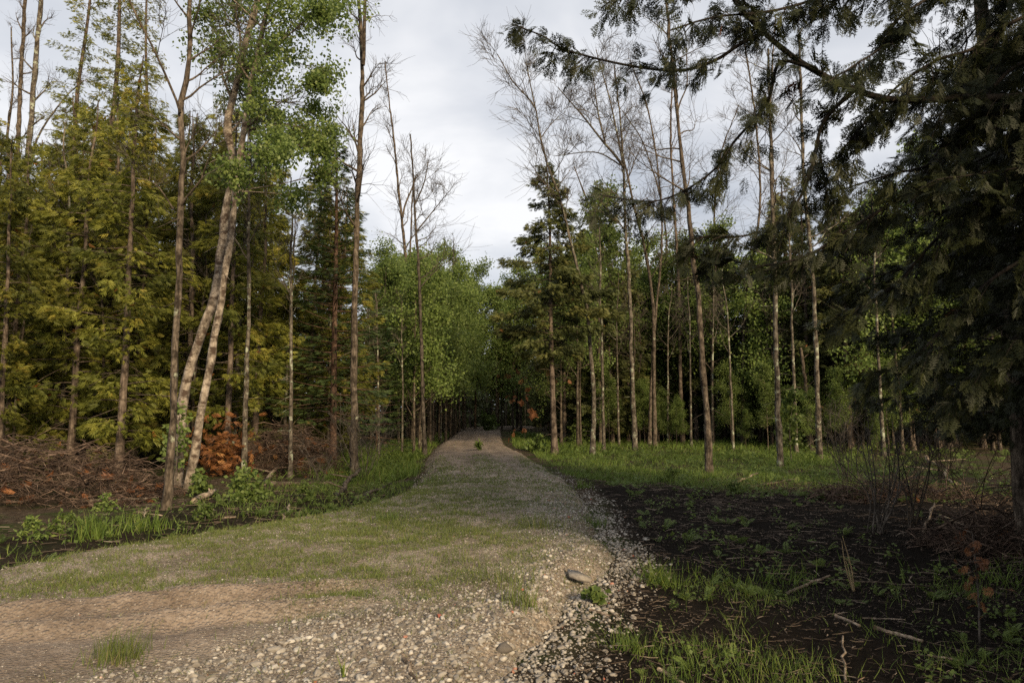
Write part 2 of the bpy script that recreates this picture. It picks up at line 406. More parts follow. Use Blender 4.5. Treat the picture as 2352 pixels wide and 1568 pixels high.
# ground material
def mat_ground():
    m, n, l, out = new_mat('forest_floor')
    co = n.new('ShaderNodeTexCoord')
    a = n.new('ShaderNodeAttribute'); a.attribute_name = 'var'
    n1 = n.new('ShaderNodeTexNoise'); n1.inputs['Scale'].default_value = 9; n1.inputs['Detail'].default_value = 8; n1.inputs['Roughness'].default_value = 0.75
    n2 = n.new('ShaderNodeTexNoise'); n2.inputs['Scale'].default_value = 0.9; n2.inputs['Detail'].default_value = 4
    l.new(co.outputs['Object'], n1.inputs['Vector']); l.new(co.outputs['Object'], n2.inputs['Vector'])
    duff = ramp(n, [(0.32, (0.022, 0.016, 0.011)), (0.5, (0.060, 0.044, 0.030)), (0.7, (0.13, 0.10, 0.07))]); l.new(n1.outputs['Fac'], duff.inputs[0])
    muck = ramp(n, [(0.35, (0.008, 0.0065, 0.005)), (0.6, (0.018, 0.014, 0.011)), (0.78, (0.05, 0.04, 0.032))]); l.new(n1.outputs['Fac'], muck.inputs[0])
    green = ramp(n, [(0.35, (0.02, 0.028, 0.010)), (0.7, (0.06, 0.075, 0.02))]); l.new(n1.outputs['Fac'], green.inputs[0])
    g = ramp(n, [(0.45, (0, 0, 0)), (0.6, (1, 1, 1))]); l.new(n2.outputs['Fac'], g.inputs[0])
    mx1 = n.new('ShaderNodeMix'); mx1.data_type = 'RGBA'; l.new(g.outputs[0], mx1.inputs[0]); l.new(duff.outputs[0], mx1.inputs[6]); l.new(green.outputs[0], mx1.inputs[7])
    mx2 = n.new('ShaderNodeMix'); mx2.data_type = 'RGBA'; l.new(a.outputs['Fac'], mx2.inputs[0]); l.new(mx1.outputs[2], mx2.inputs[6]); l.new(muck.outputs[0], mx2.inputs[7])
    p = n.new('ShaderNodeBsdfPrincipled'); p.inputs['Roughness'].default_value = 1.0; p.inputs['Specular IOR Level'].default_value = 0.05
    l.new(mx2.outputs[2], p.inputs['Base Color'])
    b = n.new('ShaderNodeBump'); b.inputs['Strength'].default_value = 1.0; b.inputs['Distance'].default_value = 0.09
    l.new(n1.outputs['Fac'], b.inputs['Height']); l.new(b.outputs[0], p.inputs['Normal'])
    l.new(p.outputs[0], out.inputs[0])
    return m
def mat_road():
    m, n, l, out = new_mat('gravel_road')
    co = n.new('ShaderNodeTexCoord')
    a = n.new('ShaderNodeAttribute'); a.attribute_name = 'var'       # 0 sandy, 1 stony
    n1 = n.new('ShaderNodeTexNoise'); n1.inputs['Scale'].default_value = 14; n1.inputs['Detail'].default_value = 9; n1.inputs['Roughness'].default_value = 0.75
    n2 = n.new('ShaderNodeTexNoise'); n2.inputs['Scale'].default_value = 1.3; n2.inputs['Detail'].default_value = 5
    v1 = n.new('ShaderNodeTexVoronoi'); v1.inputs['Scale'].default_value = 34; v1.inputs['Randomness'].default_value = 1
    v2 = n.new('ShaderNodeTexVoronoi'); v2.inputs['Scale'].default_value = 75
    for t in (n1, n2, v1, v2): l.new(co.outputs['Object'], t.inputs['Vector'])
    sand = ramp(n, [(0.3, (0.14, 0.108, 0.080)), (0.5, (0.255, 0.203, 0.152)), (0.72, (0.37, 0.31, 0.245))]); l.new(n1.outputs['Fac'], sand.inputs[0])
    earth = ramp(n, [(0.3, (0.13, 0.100, 0.076)), (0.5, (0.235, 0.182, 0.138)), (0.72, (0.36, 0.295, 0.235))]); l.new(n1.outputs['Fac'], earth.inputs[0])
    bf = ramp(n, [(0.35, (1, 1, 1)), (0.75, (0, 0, 0))]); l.new(a.outputs['Fac'], bf.inputs[0])
    mxe = n.new('ShaderNodeMix'); mxe.data_type = 'RGBA'; l.new(bf.outputs[0], mxe.inputs[0]); l.new(sand.outputs[0], mxe.inputs[6]); l.new(earth.outputs[0], mxe.inputs[7])
    sp = n.new('ShaderNodeSeparateColor'); l.new(v1.outputs['Color'], sp.inputs[0])
    peb = ramp(n, [(0.0, (0.10, 0.08, 0.062)), (0.45, (0.22, 0.18, 0.14)), (0.8, (0.34, 0.29, 0.235)), (1.0, (0.45, 0.40, 0.34))]); l.new(sp.outputs[0], peb.inputs[0])
    edge = ramp(n, [(0.25, (1, 1, 1)), (0.62, (0, 0, 0))]); l.new(v1.outputs['Distance'], edge.inputs[0])
    am = n.new('ShaderNodeMath'); am.operation = 'MULTIPLY'; l.new(a.outputs['Fac'], am.inputs[0]); l.new(edge.outputs[0], am.inputs[1])
    mx1 = n.new('ShaderNodeMix'); mx1.data_type = 'RGBA'; l.new(am.outputs[0], mx1.inputs[0]); l.new(mxe.outputs[2], mx1.inputs[6]); l.new(peb.outputs[0], mx1.inputs[7])
    sp2 = n.new('ShaderNodeSeparateColor'); l.new(v2.outputs['Color'], sp2.inputs[0])
    peb2 = ramp(n, [(0.0, (0.09, 0.072, 0.056)), (0.5, (0.21, 0.175, 0.138)), (1.0, (0.42, 0.375, 0.315))]); l.new(sp2.outputs[1], peb2.inputs[0])
    e2 = ramp(n, [(0.3, (.75, .75, .75)), (0.6, (0, 0, 0))]); l.new(v2.outputs['Distance'], e2.inputs[0])
    am2 = n.new('ShaderNodeMath'); am2.operation = 'MULTIPLY'; l.new(a.outputs['Fac'], am2.inputs[0]); l.new(e2.outputs[0], am2.inputs[1])
    mx0 = n.new('ShaderNodeMix'); mx0.data_type = 'RGBA'; l.new(am2.outputs[0], mx0.inputs[0]); l.new(mxe.outputs[2], mx0.inputs[6]); l.new(peb2.outputs[0], mx0.inputs[7])
    l.new(mx0.outputs[2], mx1.inputs[6])
    br = ramp(n, [(0.35, (0.62, 0.60, 0.58)), (0.65, (1.0, 1.0, 1.0))]); l.new(n2.outputs['Fac'], br.inputs[0])
    mul = n.new('ShaderNodeMix'); mul.data_type = 'RGBA'; mul.blend_type = 'MULTIPLY'; mul.inputs[0].default_value = 1
    l.new(mx1.outputs[2], mul.inputs[6]); l.new(br.outputs[0], mul.inputs[7])
    p = n.new('ShaderNodeBsdfPrincipled'); p.inputs['Roughness'].default_value = 0.92; p.inputs['Specular IOR Level'].default_value = 0.15
    l.new(mul.outputs[2], p.inputs['Base Color'])
    hm = n.new('ShaderNodeMath'); hm.operation = 'MULTIPLY_ADD'; hm.inputs[1].default_value = 0.5
    l.new(edge.outputs[0], hm.inputs[0]); l.new(n1.outputs['Fac'], hm.inputs[2])
    b = n.new('ShaderNodeBump'); b.inputs['Strength'].default_value = 0.9; b.inputs['Distance'].default_value = 0.025
    l.new(hm.outputs[0], b.inputs['Height']); l.new(b.outputs[0], p.inputs['Normal'])
    l.new(p.outputs[0], out.inputs[0])
    return m

def bare(x, y):
    """sandy bare patches of the road, 0..1"""
    x = np.asarray(x, float); y = np.asarray(y, float)
    l, r = road_x(y)
    d = y - (6.0 + 0.36 * (x + 3.0))
    near = sstep(0.45, 0.05, d) * sstep(-1.5, -2.3, x) * sstep(-1.9, -1.2, d)
    near = near + 0.8 * sstep(-2.4, -3.2, x + 0.5 * (y - 4)) * sstep(6.5, 5.2, y)
    c = (x - l) / (r - l)
    far = sstep(19, 29, y + 4 * (fbm(x, y * .4, 31) - .5))
    tr = np.maximum(np.exp(-((c - 0.30) / 0.12) ** 2), np.exp(-((c - 0.68) / 0.12) ** 2)) * sstep(13, 22, y)
    mid = 0.55 * np.exp(-(((x - 0.35) / 0.5) ** 2 + ((y - 14.0) / 1.3) ** 2))
    return np.clip(near + far + tr * 0.8 + mid, 0, 1)
def stony(x, y):
    """loose stone cover, 0..1"""
    x = np.asarray(x, float); y = np.asarray(y, float)
    l, r = road_x(y)
    edge = sstep(1.7, 0.5, r - x + 0.6 * (fbm(x * .9, y * .9, 41) - .5)) * sstep(24, 13, y)
    nearc = sstep(7.4, 5.0, y + 0.55 * (x + 0.2) * 0 - 0.55 * (x + 0.6)) * sstep(-3.0, -1.7, x + 0.35 * (5 - y))
    ledge = 0.55 * sstep(0.7, 0.1, x - l)
    return np.clip(np.maximum(np.maximum(edge, nearc), ledge), 0, 1) * (1 - 0.85 * np.clip(bare(x, y), 0, 1) * (y < 9))

xs = np.unique(np.concatenate([np.linspace(-1200, -60, 24), np.linspace(-60, -14, 36), np.linspace(-14, 12, 120), np.linspace(12, 60, 40), np.linspace(60, 1200, 24)]))
ys = np.unique(np.concatenate([np.linspace(-300, -10, 16), np.linspace(-10, 26, 120), np.linspace(26, 90, 60), np.linspace(90, 1500, 30)]))
ground = link('ground', grid_mesh('ground', xs, ys, zg, mat_ground(), None, in_muck))
tag(ground, 'dark forest floor of soil and litter on both sides of the road', 'ground', kind='structure')
rxs = np.concatenate([np.linspace(-26, -9, 60), np.arange(-8.9, 3.2, 0.07), np.linspace(3.3, 14, 50)])
rys = np.concatenate([np.linspace(-14, 2.4, 60), np.arange(2.5, 14, 0.07), np.linspace(14.1, 30, 150), np.linspace(30.3, 80, 130)])
def keep_road(X, Y):
    l, r = road_x(Y); return (X > l - 0.8) & (X < r + 0.8)
road = link('road', grid_mesh('road', rxs, rys, zr, mat_road(), keep_road, lambda x, y: np.clip(0.85 + 0.15 * stony(x, y) - 0.55 * bare(x, y), 0, 1)))
tag(road, 'raised gravel road with thin grass leading into the wood', 'road', kind='structure')

# ------------------------------------------------------------------ stones on the road
def ico():
    t = (1 + 5 ** .5) / 2
    v = np.array([[-1, t, 0], [1, t, 0], [-1, -t, 0], [1, -t, 0], [0, -1, t], [0, 1, t], [0, -1, -t], [0, 1, -t], [t, 0, -1], [t, 0, 1], [-t, 0, -1], [-t, 0, 1]], float)
    v /= np.linalg.norm(v[0])
    f = np.array([[0, 11, 5], [0, 5, 1], [0, 1, 7], [0, 7, 10], [0, 10, 11], [1, 5, 9], [5, 11, 4], [11, 10, 2], [10, 7, 6], [7, 1, 8], [3, 9, 4], [3, 4, 2], [3, 2, 6], [3, 6, 8], [3, 8, 9], [4, 9, 5], [2, 4, 11], [6, 2, 10], [8, 6, 7], [9, 8, 1]])
    return v, f
def ico2():
    v, f = ico(); v = list(map(tuple, v)); idx = {}; out = []
    def mid(a, b):
        k = (min(a, b), max(a, b))
        if k not in idx:
            p = np.array(v[a]) + np.array(v[b]); p /= np.linalg.norm(p); v.append(tuple(p)); idx[k] = len(v) - 1
        return idx[k]
    for a, b, c in f:
        ab, bc, ca = mid(a, b), mid(b, c), mid(c, a)
        out += [[a, ab, ca], [b, bc, ab], [c, ca, bc], [ab, bc, ca]]
    return np.array(v), np.array(out)
rng = np.random.default_rng(11)
def rock_template(rng, hi=True):
    v, f = ico2() if hi else ico()
    v = v.copy()
    for _ in range(9 if hi else 5):                       # planar cuts give broken faces
        n = rnd_unit(rng, 1)[0]; d = rng.uniform(0.42, 0.82)
        s = v @ n; v -= np.outer(np.maximum(s - d, 0), n)
    v *= rng.uniform(0.93, 1.07, (len(v), 1))
    v *= np.array([1, rng.uniform(.6, .9), rng.uniform(.42, .68)])
    return v, f
ROCK_HI = [rock_template(rng, True) for _ in range(12)]
ROCK_LO = [rock_template(rng, False) for _ in range(10)]
def rotz(a):
    c, s = np.cos(a), np.sin(a); z = np.zeros_like(a); o = np.ones_like(a)
    return np.stack([np.stack([c, -s, z], -1), np.stack([s, c, z], -1), np.stack([z, z, o], -1)], -2)
def rand_rot(rng, N, tilt=0.5):
    M_ = rotz(rng.uniform(0, 6.283, N))
    n = np.stack([rng.normal(0, tilt, N), rng.normal(0, tilt, N), np.ones(N)], -1)
    B_ = basis(M_[:, :, 0], n)
    return B_
OCT = [(np.array([[1, 0, 0], [-1, 0, 0], [0, .8, 0], [0, -.8, 0], [0, 0, .6], [0, 0, -.6]]) * k, np.array([[0, 2, 4], [2, 1, 4], [1, 3, 4], [3, 0, 4], [2, 0, 5], [1, 2, 5], [3, 1, 5], [0, 3, 5]])) for k in ((1, 1, 1), (.8, 1.1, .9), (1.2, .8, .7))]
# candidates
def scat(rng, x0, x1, y0, y1, dens):
    N = int((x1 - x0) * (y1 - y0) * dens)
    return rng.uniform(x0, x1, N), rng.uniform(y0, y1, N)
cx_, cy_, cs_ = [], [], []
for (y0, y1, dens, smin) in ((2.6, 5.5, 2600, .0045), (5.5, 8.5, 1700, .0075), (8.5, 13, 800, .014), (13, 22, 170, .022), (22, 40, 6, .025)):
    x, y = scat(rng, -8, 3, y0, y1, dens)
    l, r = road_x(y)
    pr = 0.18 + 0.82 * stony(x, y) ** 1.2 * (.50 + .50 * sstep(.34, .58, fbm(x * 1.6, y * 1.6, 45)))
    pr = pr * np.where(bare(x, y) > .5, 0.75, 1)
    ok = (x > l - .25) & (x < r + .15 + .45 * rng.random(len(x)) ** 2) & (rng.random(len(x)) < pr) & (np.abs(x) < 0.80 * y + .3)
    x, y = x[ok], y[ok]
    st = stony(x, y)
    s = smin + rng.gamma(.85, 0.0100, len(x)) * (0.20 + 0.85 * st)
    cx_.append(x); cy_.append(y); cs_.append(np.minimum(s, 0.043))
cx_, cy_, cs_ = map(np.concatenate, (cx_, cy_, cs_))
app = cs_ / np.hypot(cx_, cy_)
order = np.argsort(-app)
N = len(order); print('stones', N)
cz_ = zr(cx_, cy_)
cz_ = np.maximum(cz_, zg(cx_, cy_))
big = order[:300]
rock_me = []
for k, (v, f) in enumerate(ROCK_HI):
    for q in range(3):
        b = MB(); b.add(v, None, f, float(np.clip(rng.beta(1.8, 1.9), 0.08, .93)))
        rock_me.append(b.mesh('stone', M['stone']))
for i in big:
    me = rock_me[rng.integers(len(rock_me))]
    s = cs_[i] * 1.08
    link('stone', me, road, (cx_[i], cy_[i], cz_[i] + s * 0.06), (rng.normal(0, .35), rng.normal(0, .35), rng.uniform(0, 6.28)), (s, s, s * rng.uniform(.8, 1.1)))
rest = order[300:]
g = MB()
hi_cut = 700
for T, sel in ((ROCK_HI, rest[:hi_cut]), (ROCK_LO, rest[hi_cut:5200]), (OCT, rest[5200:])):
    which = rng.integers(0, len(T), len(sel))
    for k in range(len(T)):
        ii = sel[which == k]
        if not len(ii): continue
        Mx = rand_rot(rng, len(ii), .45) * cs_[ii][:, None, None]
        pos = np.stack([cx_[ii], cy_[ii], cz_[ii] + cs_[ii] * 0.04], -1)
        va = np.clip(rng.beta(1.8, 1.9, len(ii)), .03, .93)
        red = rng.random(len(ii)) < .006; va[red] = rng.uniform(.94, 1, red.sum())
        g.scatter(T[k][0], None, Mx, pos, va, T[k][1])
tag(link('gravel', g.mesh('gravel', M['stone']), road), 'loose limestone gravel strewn over the road', kind='stuff')

def placed_rock(name, label, px, py, size, var, flat=1.0, rot=(0, 0, 0), seed=0, lift=0.25):
    r2 = np.random.default_rng(seed + 500)
    v, f = rock_template(r2, True)
    p = gp(px, py, 0.03); b = MB(); b.add(v * np.array([1, 1, flat]), None, f, var)
    o = link(name, b.mesh(name, M['stone']), None, (p[0], p[1], float(surf(p[0], p[1])) + size * flat * lift), rot, size)
    return tag(o, label, 'rock')
placed_rock('brick_fragment', 'red brick-like stone lying in the pale gravel', 1012, 1420, 0.040, 0.99, .8, (0.2, .3, .5), 1)
placed_rock('stone_fragment', 'small orange-red stone chip near the middle of the bottom gravel', 1178, 1490, 0.030, 0.965, .8, (.9, .2, 1.5), 2)
placed_rock('boulder', 'large round grey stone beside the tall grass tuft at the bottom', 628, 1500, 0.055, 0.62, 1.0, (0, 0, .4), 3)
placed_rock('boulder', 'dark brown rounded rock standing up among pale gravel', 1158, 1462, 0.075, 0.12, 1.2, (.2, .2, .2), 4)
placed_rock('boulder', 'pale rock lying alone on the black soil beside the road', 1484, 1200, 0.085, 0.90, .8, (0, .1, .9), 5)
placed_rock('boulder', 'pinkish grey rock at the far left edge of the road', 48, 1262, 0.16, 0.40, 1.1, (.2, .7, .2), 6)
placed_rock('boulder', 'white rounded stone on the gravel, right of the bare dirt track', 768, 1466, 0.06, 0.93, 1.0, (.1, 0, 2.2), 7)
# the flat slab on the road edge
p = gp(1328, 1302, 0.03)
b = MB()
prof = np.array([[-.17, -.02], [-.12, .20], [.06, .16], [.20, -.06], [.15, -.16], [-.02, -.12]])
top = np.c_[prof, np.full(6, .020)] + np.random.default_rng(3).normal(0, .004, (6, 3)); bot = np.c_[prof * .96, np.full(6, -.024)]
b.add(np.vstack([top, bot]), [[0, 1, 2, 5], [2, 3, 4, 5], [6, 11, 8, 7], [8, 11, 10, 9]] + [[i, 6 + i, 6 + (i + 1) % 6, (i + 1) % 6] for i in range(6)], None, .44)
tag(link('stone_slab', b.mesh('stone_slab', M['stone']), None, (p[0], p[1], float(surf(p[0], p[1])) + .075), (.26, .12, .30), .66), 'flat tilted pale stone slab at the right edge of the road', 'rock')

# ------------------------------------------------------------------ grass
def blade_t(bend=0.25, w=0.06):
    """a blade of length 1 standing on z, bending to +x: quad + quad + tri"""
    v = np.array([[0, -w, 0], [0, w, 0], [bend * .25, w * .8, .45], [bend * .25, -w * .8, .45], [bend, 0, 1.0]])
    return v, np.array([[0, 1, 2, 3]]), np.array([[3, 2, 4]])
def blades(b, rng, x, y, z, h, w, lean=0.35, var=None, short=False):
    N = len(x)
    if N == 0: return
    which = rng.integers(0, 4, N)
    if var is None: var = rng.beta(2, 2, N)
    for k, bend in enumerate((0.1, 0.3, 0.55, 0.9)):
        i = np.where(which == k)[0]
        if not len(i): continue
        tv, tq, tt = blade_t(bend, 1.0)
        if short: tv, tq, tt = np.array([[0, -.9, 0], [bend * .2, .9, .25], [bend, 0, 1.0]]), None, np.array([[0, 1, 2]])
        a = rng.uniform(0, 6.283, len(i)); Mx = rotz(a)
        L = lean * rng.normal(0, 1, (len(i), 2))
        up = np.stack([L[:, 0], L[:, 1], np.ones(len(i))], -1); up /= np.linalg.norm(up, axis=1)[:, None]
        hh = (h if np.isscalar(h) else h[i]) * rng.uniform(.55, 1.2, len(i))
        ww = np.broadcast_to(w, (N,))[i]
        Mx = np.stack([Mx[:, :, 0] * hh[:, None], Mx[:, :, 1] * ww[:, None], up * hh[:, None]], -1)
        b.scatter(tv, tq, Mx, np.stack([x[i], y[i], z[i] - .01], -1), var[i], tt)
rng = np.random.default_rng(21)
gr = MB()
for (y0, y1, dens, w) in ((2.6, 6, 1700, .0026), (6, 10, 2500, .0042), (10, 16, 1700, .0068), (16, 26, 560, .012), (26, 45, 90, .016)):
    x, y = scat(rng, -8, 3, y0, y1, dens)
    l, r = road_x(y)
    patch = sstep(.36, .62, fbm(x * .8 + .25 * y, y * .8, 51, 4))
    fine = sstep(.3, .7, vn(x * 6, y * 6, 52))
    pr = (0.45 + 0.55 * patch) * (0.3 + .7 * fine) * (1 - .95 * bare(x, y)) * (1 - .62 * stony(x, y)) * (0.45 + .55 * sstep(4.2, 7.5, y))
    ok = (x > l - .1) & (x < r) & (rng.random(len(x)) < pr) & (np.abs(x) < .80 * y + .3)
    x, y = x[ok], y[ok]
    # each hit becomes a small sprig of blades
    k = 3; x = np.repeat(x, k) + rng.normal(0, .018, len(x) * k); y = np.repeat(y, k) + rng.normal(0, .018, len(y) * k)
    h = 0.024 + 0.060 * rng.random(len(x)) ** 2 * (0.6 + fbm(x, y, 53))
    blades(gr, rng, x, y, zr(x, y), h, w, .75, None, True)
print('road grass verts', gr.n)
tag(link('grass', gr.mesh('road_grass', M['grass_road'])), 'thin short grass growing through the gravel of the road', 'grass', kind='stuff')

def in_view(x, y, m=.3): return (np.abs(x) < .78 * y + m)
gv = MB()
# right hand lush verge, left verge, ditch
def verge(dens_f, x0, x1, y0, y1, dens, hh, w, mask):
    x, y = scat(rng, x0, x1, y0, y1, dens)
    l, r = road_x(y)
    ok = (rng.random(len(x)) < mask(x, y, l, r)) & in_view(x, y)
    x, y = x[ok], y[ok]
    blades(gv, rng, x, y, zg(x, y), hh * (.5 + fbm(x * .9, y * .9, 61)), w, .4, None, y0 > 13)
lush = lambda x, y, l, r: sstep(.0, .4, x - r) * sstep(.55, .44, x / y) * sstep(17.6, 19.6, y + 2.4 * (fbm(x * .7, y * .7, 71) - .5) + .22 * (x - 3)) * (.25 + .75 * sstep(.38, .58, fbm(x * .6, y * .6, 72)))
verge(None, 1, 17, 14, 24, 330, .19, .007, lush)
verge(None, 1, 22, 24, 34, 150, .23, .011, lush)
verge(None, 1, 26, 34, 50, 50, .34, .02, lush)
leftv = lambda x, y, l, r: sstep(.05, .4, l - x) * sstep(4.6, 2.6, l - x + 1.2 * (fbm(x * .6, y * .6, 73) - .5)) * (.28 + .72 * sstep(16, 20, y)) * sstep(.30, .58, fbm(x * .8, y * .8, 74))
verge(None, -13, -1, 7.5, 20, 300, .18, .005, leftv)
verge(None, -9, -1, 20, 36, 190, .32, .012, leftv)
verge(None, -9, -1, 36, 62, 40, .36, .02, leftv)
farr = lambda x, y, l, r: sstep(.1, .5, x - r) * sstep(4, 2, x - r)
verge(None, 0, 8, 34, 62, 60, .3, .02, farr)
# patches on the black soil
muckg = lambda x, y, l, r: sstep(.5, 1.0, x - r) * (.06 + sstep(.52, .66, fbm(x * .75 + 4, y * .75, 75)))  * sstep(11, 8.5, y + .3 * (x - 3))
verge(None, 0, 12, 2.6, 8, 620, .13, .0026, muckg)
verge(None, 0, 14, 8, 16, 260, .2, .006, muckg)
print('verge verts', gv.n)
tag(link('verge_grass', gv.mesh('verge_grass', M['grass'])), 'lush green grass on the verges beside the road', 'grass', kind='stuff')

def tuft(label, px, py, h, n, spread, w=.004, mat='grass', seed=0, zz=0.0, lean=.22):
    r2 = np.random.default_rng(900 + seed)
    p = gp(px, py, zz); z0 = float(surf(p[0], p[1]))
    b = MB()
    x = r2.normal(0, spread, n); y = r2.normal(0, spread, n)
    z = surf(x + p[0], y + p[1]) - z0
    blades(b, r2, x, y, z, h * r2.uniform(.5, 1, n), w, lean)
    tag(link('grass_tuft', b.mesh('grass_tuft', M[mat]), None, (p[0], p[1], z0)), label, 'grass tuft')
tuft('tall bright grass tuft at the bottom edge beside the bare dirt', 272, 1530, .22, 260, .085, .0026, 'grass_road', 1, lean=.14)
tuft('thin tall grass clump in the gravel behind the dark rock', 1200, 1390, .30, 150, .10, .0028, 'grass_road', 2, lean=.10)
tuft('wide grass clump in the gravel near the flat stone slab', 1150, 1345, .24, 160, .17, .0028, 'grass_road', 3, lean=.14)
tuft('sparse row of tall grass left of the flat stone slab', 1060, 1305, .20, 120, .16, .0028, 'grass_road', 4, lean=.12)
tuft('green grass tuft in the middle of the grassy road', 897, 1200, .22, 130, .13, .004, 'grass', 5)
tuft('large arching grass tuft on the black soil beside the stone slab', 1520, 1350, .34, 240, .12, .004, 'grass', 6, -.25, .4)
tuft('grass tuft on the black soil at the bottom, below the arching tuft', 1450, 1512, .20, 190, .10, .003, 'grass', 7, -.25, .4)
tuft('dark grass tuft growing out of the stones at the mud edge', 1366, 1190, .24, 100, .10, .004, 'grass', 8, -.05)
tuft('grass tuft between stones where the gravel spills right', 1340, 1112, .30, 110, .12, .006, 'grass', 9, -.05)
tuft('tall grass clump on the road edge in front of the right verge', 1245, 1215, .30, 150, .17, .004, 'grass_road', 10)
tuft('tall reedy grass clump in the ditch in front of the brush pile', 213, 1240, .55, 160, .16, .008, 'grass', 11, -.35, .25)
tuft('grass clump in the ditch beside the slim tree foot', 330, 1222, .40, 160, .20, .007, 'grass', 12, -.35, .3)
tuft('single upright green reed clump at the bottom gravel edge', 790, 1568, .22, 7, .008, .006, 'grass', 13, 0, .06)
tuft('grass tuft at the left road edge where the verge bends', 985, 1105, .30, 90, .12, .007, 'grass_road', 14, 0)

# ------------------------------------------------------------------ leafy templates
def kite(x, y, ang, L, w, z=0, droop=0.0):
    c, s = math.cos(ang), math.sin(ang)
    pts = [(0, 0, 0), (L * .45, -w, 0), (L, 0, -droop * L), (L * .45, w, 0)]
    return [(x + c * a - s * b_, y + s * a + c * b_, z + d) for a, b_, d in pts]
def tmpl(kites):
    v = np.array([p for k in kites for p in k]); q = np.arange(len(v)).reshape(-1, 4); return v, q
def finger(x, y, ang, L, w, z=0, droop=0.0):
    c, s_ = math.cos(ang), math.sin(ang)
    pts = [(0, -w, 0), (L, 0, -droop * L), (L * .25, w, 0)]
    return [(x + c * a - s_ * b_, y + s_ * a + c * b_, z + d) for a, b_, d in pts]
def tri_tmpl(ks):
    v = np.array([p for k in ks for p in k]); return v, np.arange(len(v)).reshape(-1, 3)
def frond_mid(seed):
    r2 = random.Random(seed); ks = [finger(0, 0, 0, 1.0, .05, 0, .25)]
    for t in (.08, .26, .44, .60):
        for s in (-1, 1):
            L = (.62 - .38 * t) * r2.uniform(.75, 1.25)
            ks.append(finger(t + r2.uniform(-.05, .05), 0, s * r2.uniform(.3, .75), L, .055 * r2.uniform(.8, 1.2), r2.uniform(-.06, .06), r2.uniform(0, .5)))
    ks.append(finger(.75, 0, r2.uniform(-.3, .3), .4, .05, .02, .3))
    return tri_tmpl(ks)
FR_MID = [frond_mid(i) for i in range(4)]
def frond_lo(seed):
    r2 = random.Random(seed); ks = [kite(0, 0, 0, 1.0, .13, 0, .15)]
    for t in (.2,):
        for s in (-1, 1):
            ks.append(kite(t, 0, s * r2.uniform(.5, .9), (.6 - .4 * t), .12, r2.uniform(-.05, .05), .1))
    return tmpl(ks)
FR_LO = [frond_lo(i) for i in range(3)]
def frond_fine(seed):
    r2 = random.Random(seed); ks = [finger(0, 0, 0, 1.0, .014, 0, .15)]
    n = 7
    for i in range(n):
        t = .06 + .86 * i / n
        for s in (-1, 1):
            a = s * r2.uniform(.55, .9); L = (.52 * (1 - t) ** .7 + .08) * r2.uniform(.75, 1.25)
            zz = r2.uniform(-.04, .04); ks.append(finger(t, 0, a, L, .030, zz, .2))
            m = max(1, int(L / .15))
            for j in range(1, m + 1):
                f = j / (m + .6); x, y = t + math.cos(a) * L * f, math.sin(a) * L * f
                for s2 in (-1, 1):
                    ks.append(finger(x, y, a + s2 * .55, .20 * (1.1 - .5 * f) * r2.uniform(.8, 1.2), .026, zz - .15 * L * f * f, .15))
    return tri_tmpl(ks)
FR_FINE = [frond_fine(i) for i in range(4)]
LEAF = tmpl([kite(0, 0, 0, 1.0, .38, 0, .25)])
LEAF_N = tmpl([kite(0, 0, 0, 1.0, .2, 0, .3)])

def add_fronds(b, rng, T, pos, dirs, size, var, flat=0.6):
    N = len(pos)
    if N == 0: return
    which = rng.integers(0, len(T), N)
    nrm = rnd_unit(rng, N) + np.array([0, 0, flat])
    B_ = basis(dirs, nrm) * np.broadcast_to(size, (N,))[:, None, None]
    for k in range(len(T)):
        i = np.where(which == k)[0]
        if len(i):
            if T[k][1].shape[1] == 3: b.scatter(T[k][0], None, B_[i], pos[i], var[i], T[k][1])
            else: b.scatter(T[k][0], T[k][1], B_[i], pos[i], var[i])

# ------------------------------------------------------------------ cedar prototypes
def trunk_path(rng, H, wob=0.12, n=14, lean=(0, 0)):
    t = np.linspace(0, 1, n)
    P = np.stack([lean[0] * t + wob * np.cumsum(rng.normal(0, .35, n)) * t, lean[1] * t + wob * np.cumsum(rng.normal(0, .35, n)) * t, H * t], -1)
    P[0, :2] = 0
    return P
def flare(t, r0, r1):
    return r0 * (1 - t) ** .8 + r1 * t + r0 * .55 * np.exp(-t * 26)
def dead_sticks(b, rng, P, h0, h1, n, L):
    for _ in range(n):
        h = rng.uniform(h0, h1); i = np.argmin(np.abs(P[:, 2] - h)); p = P[i].copy(); p[2] = h
        a = rng.uniform(0, 6.283); l_ = L * rng.uniform(.3, 1)
        d = np.array([math.cos(a), math.sin(a), rng.uniform(-.5, .2)])
        Q = np.array([p, p + d * l_ * .5, p + d * l_ + [0, 0, rng.uniform(-.25, .1) * l_]])
        b.tube(resample(Q, 4), np.linspace(.012, .004, 4), 3)
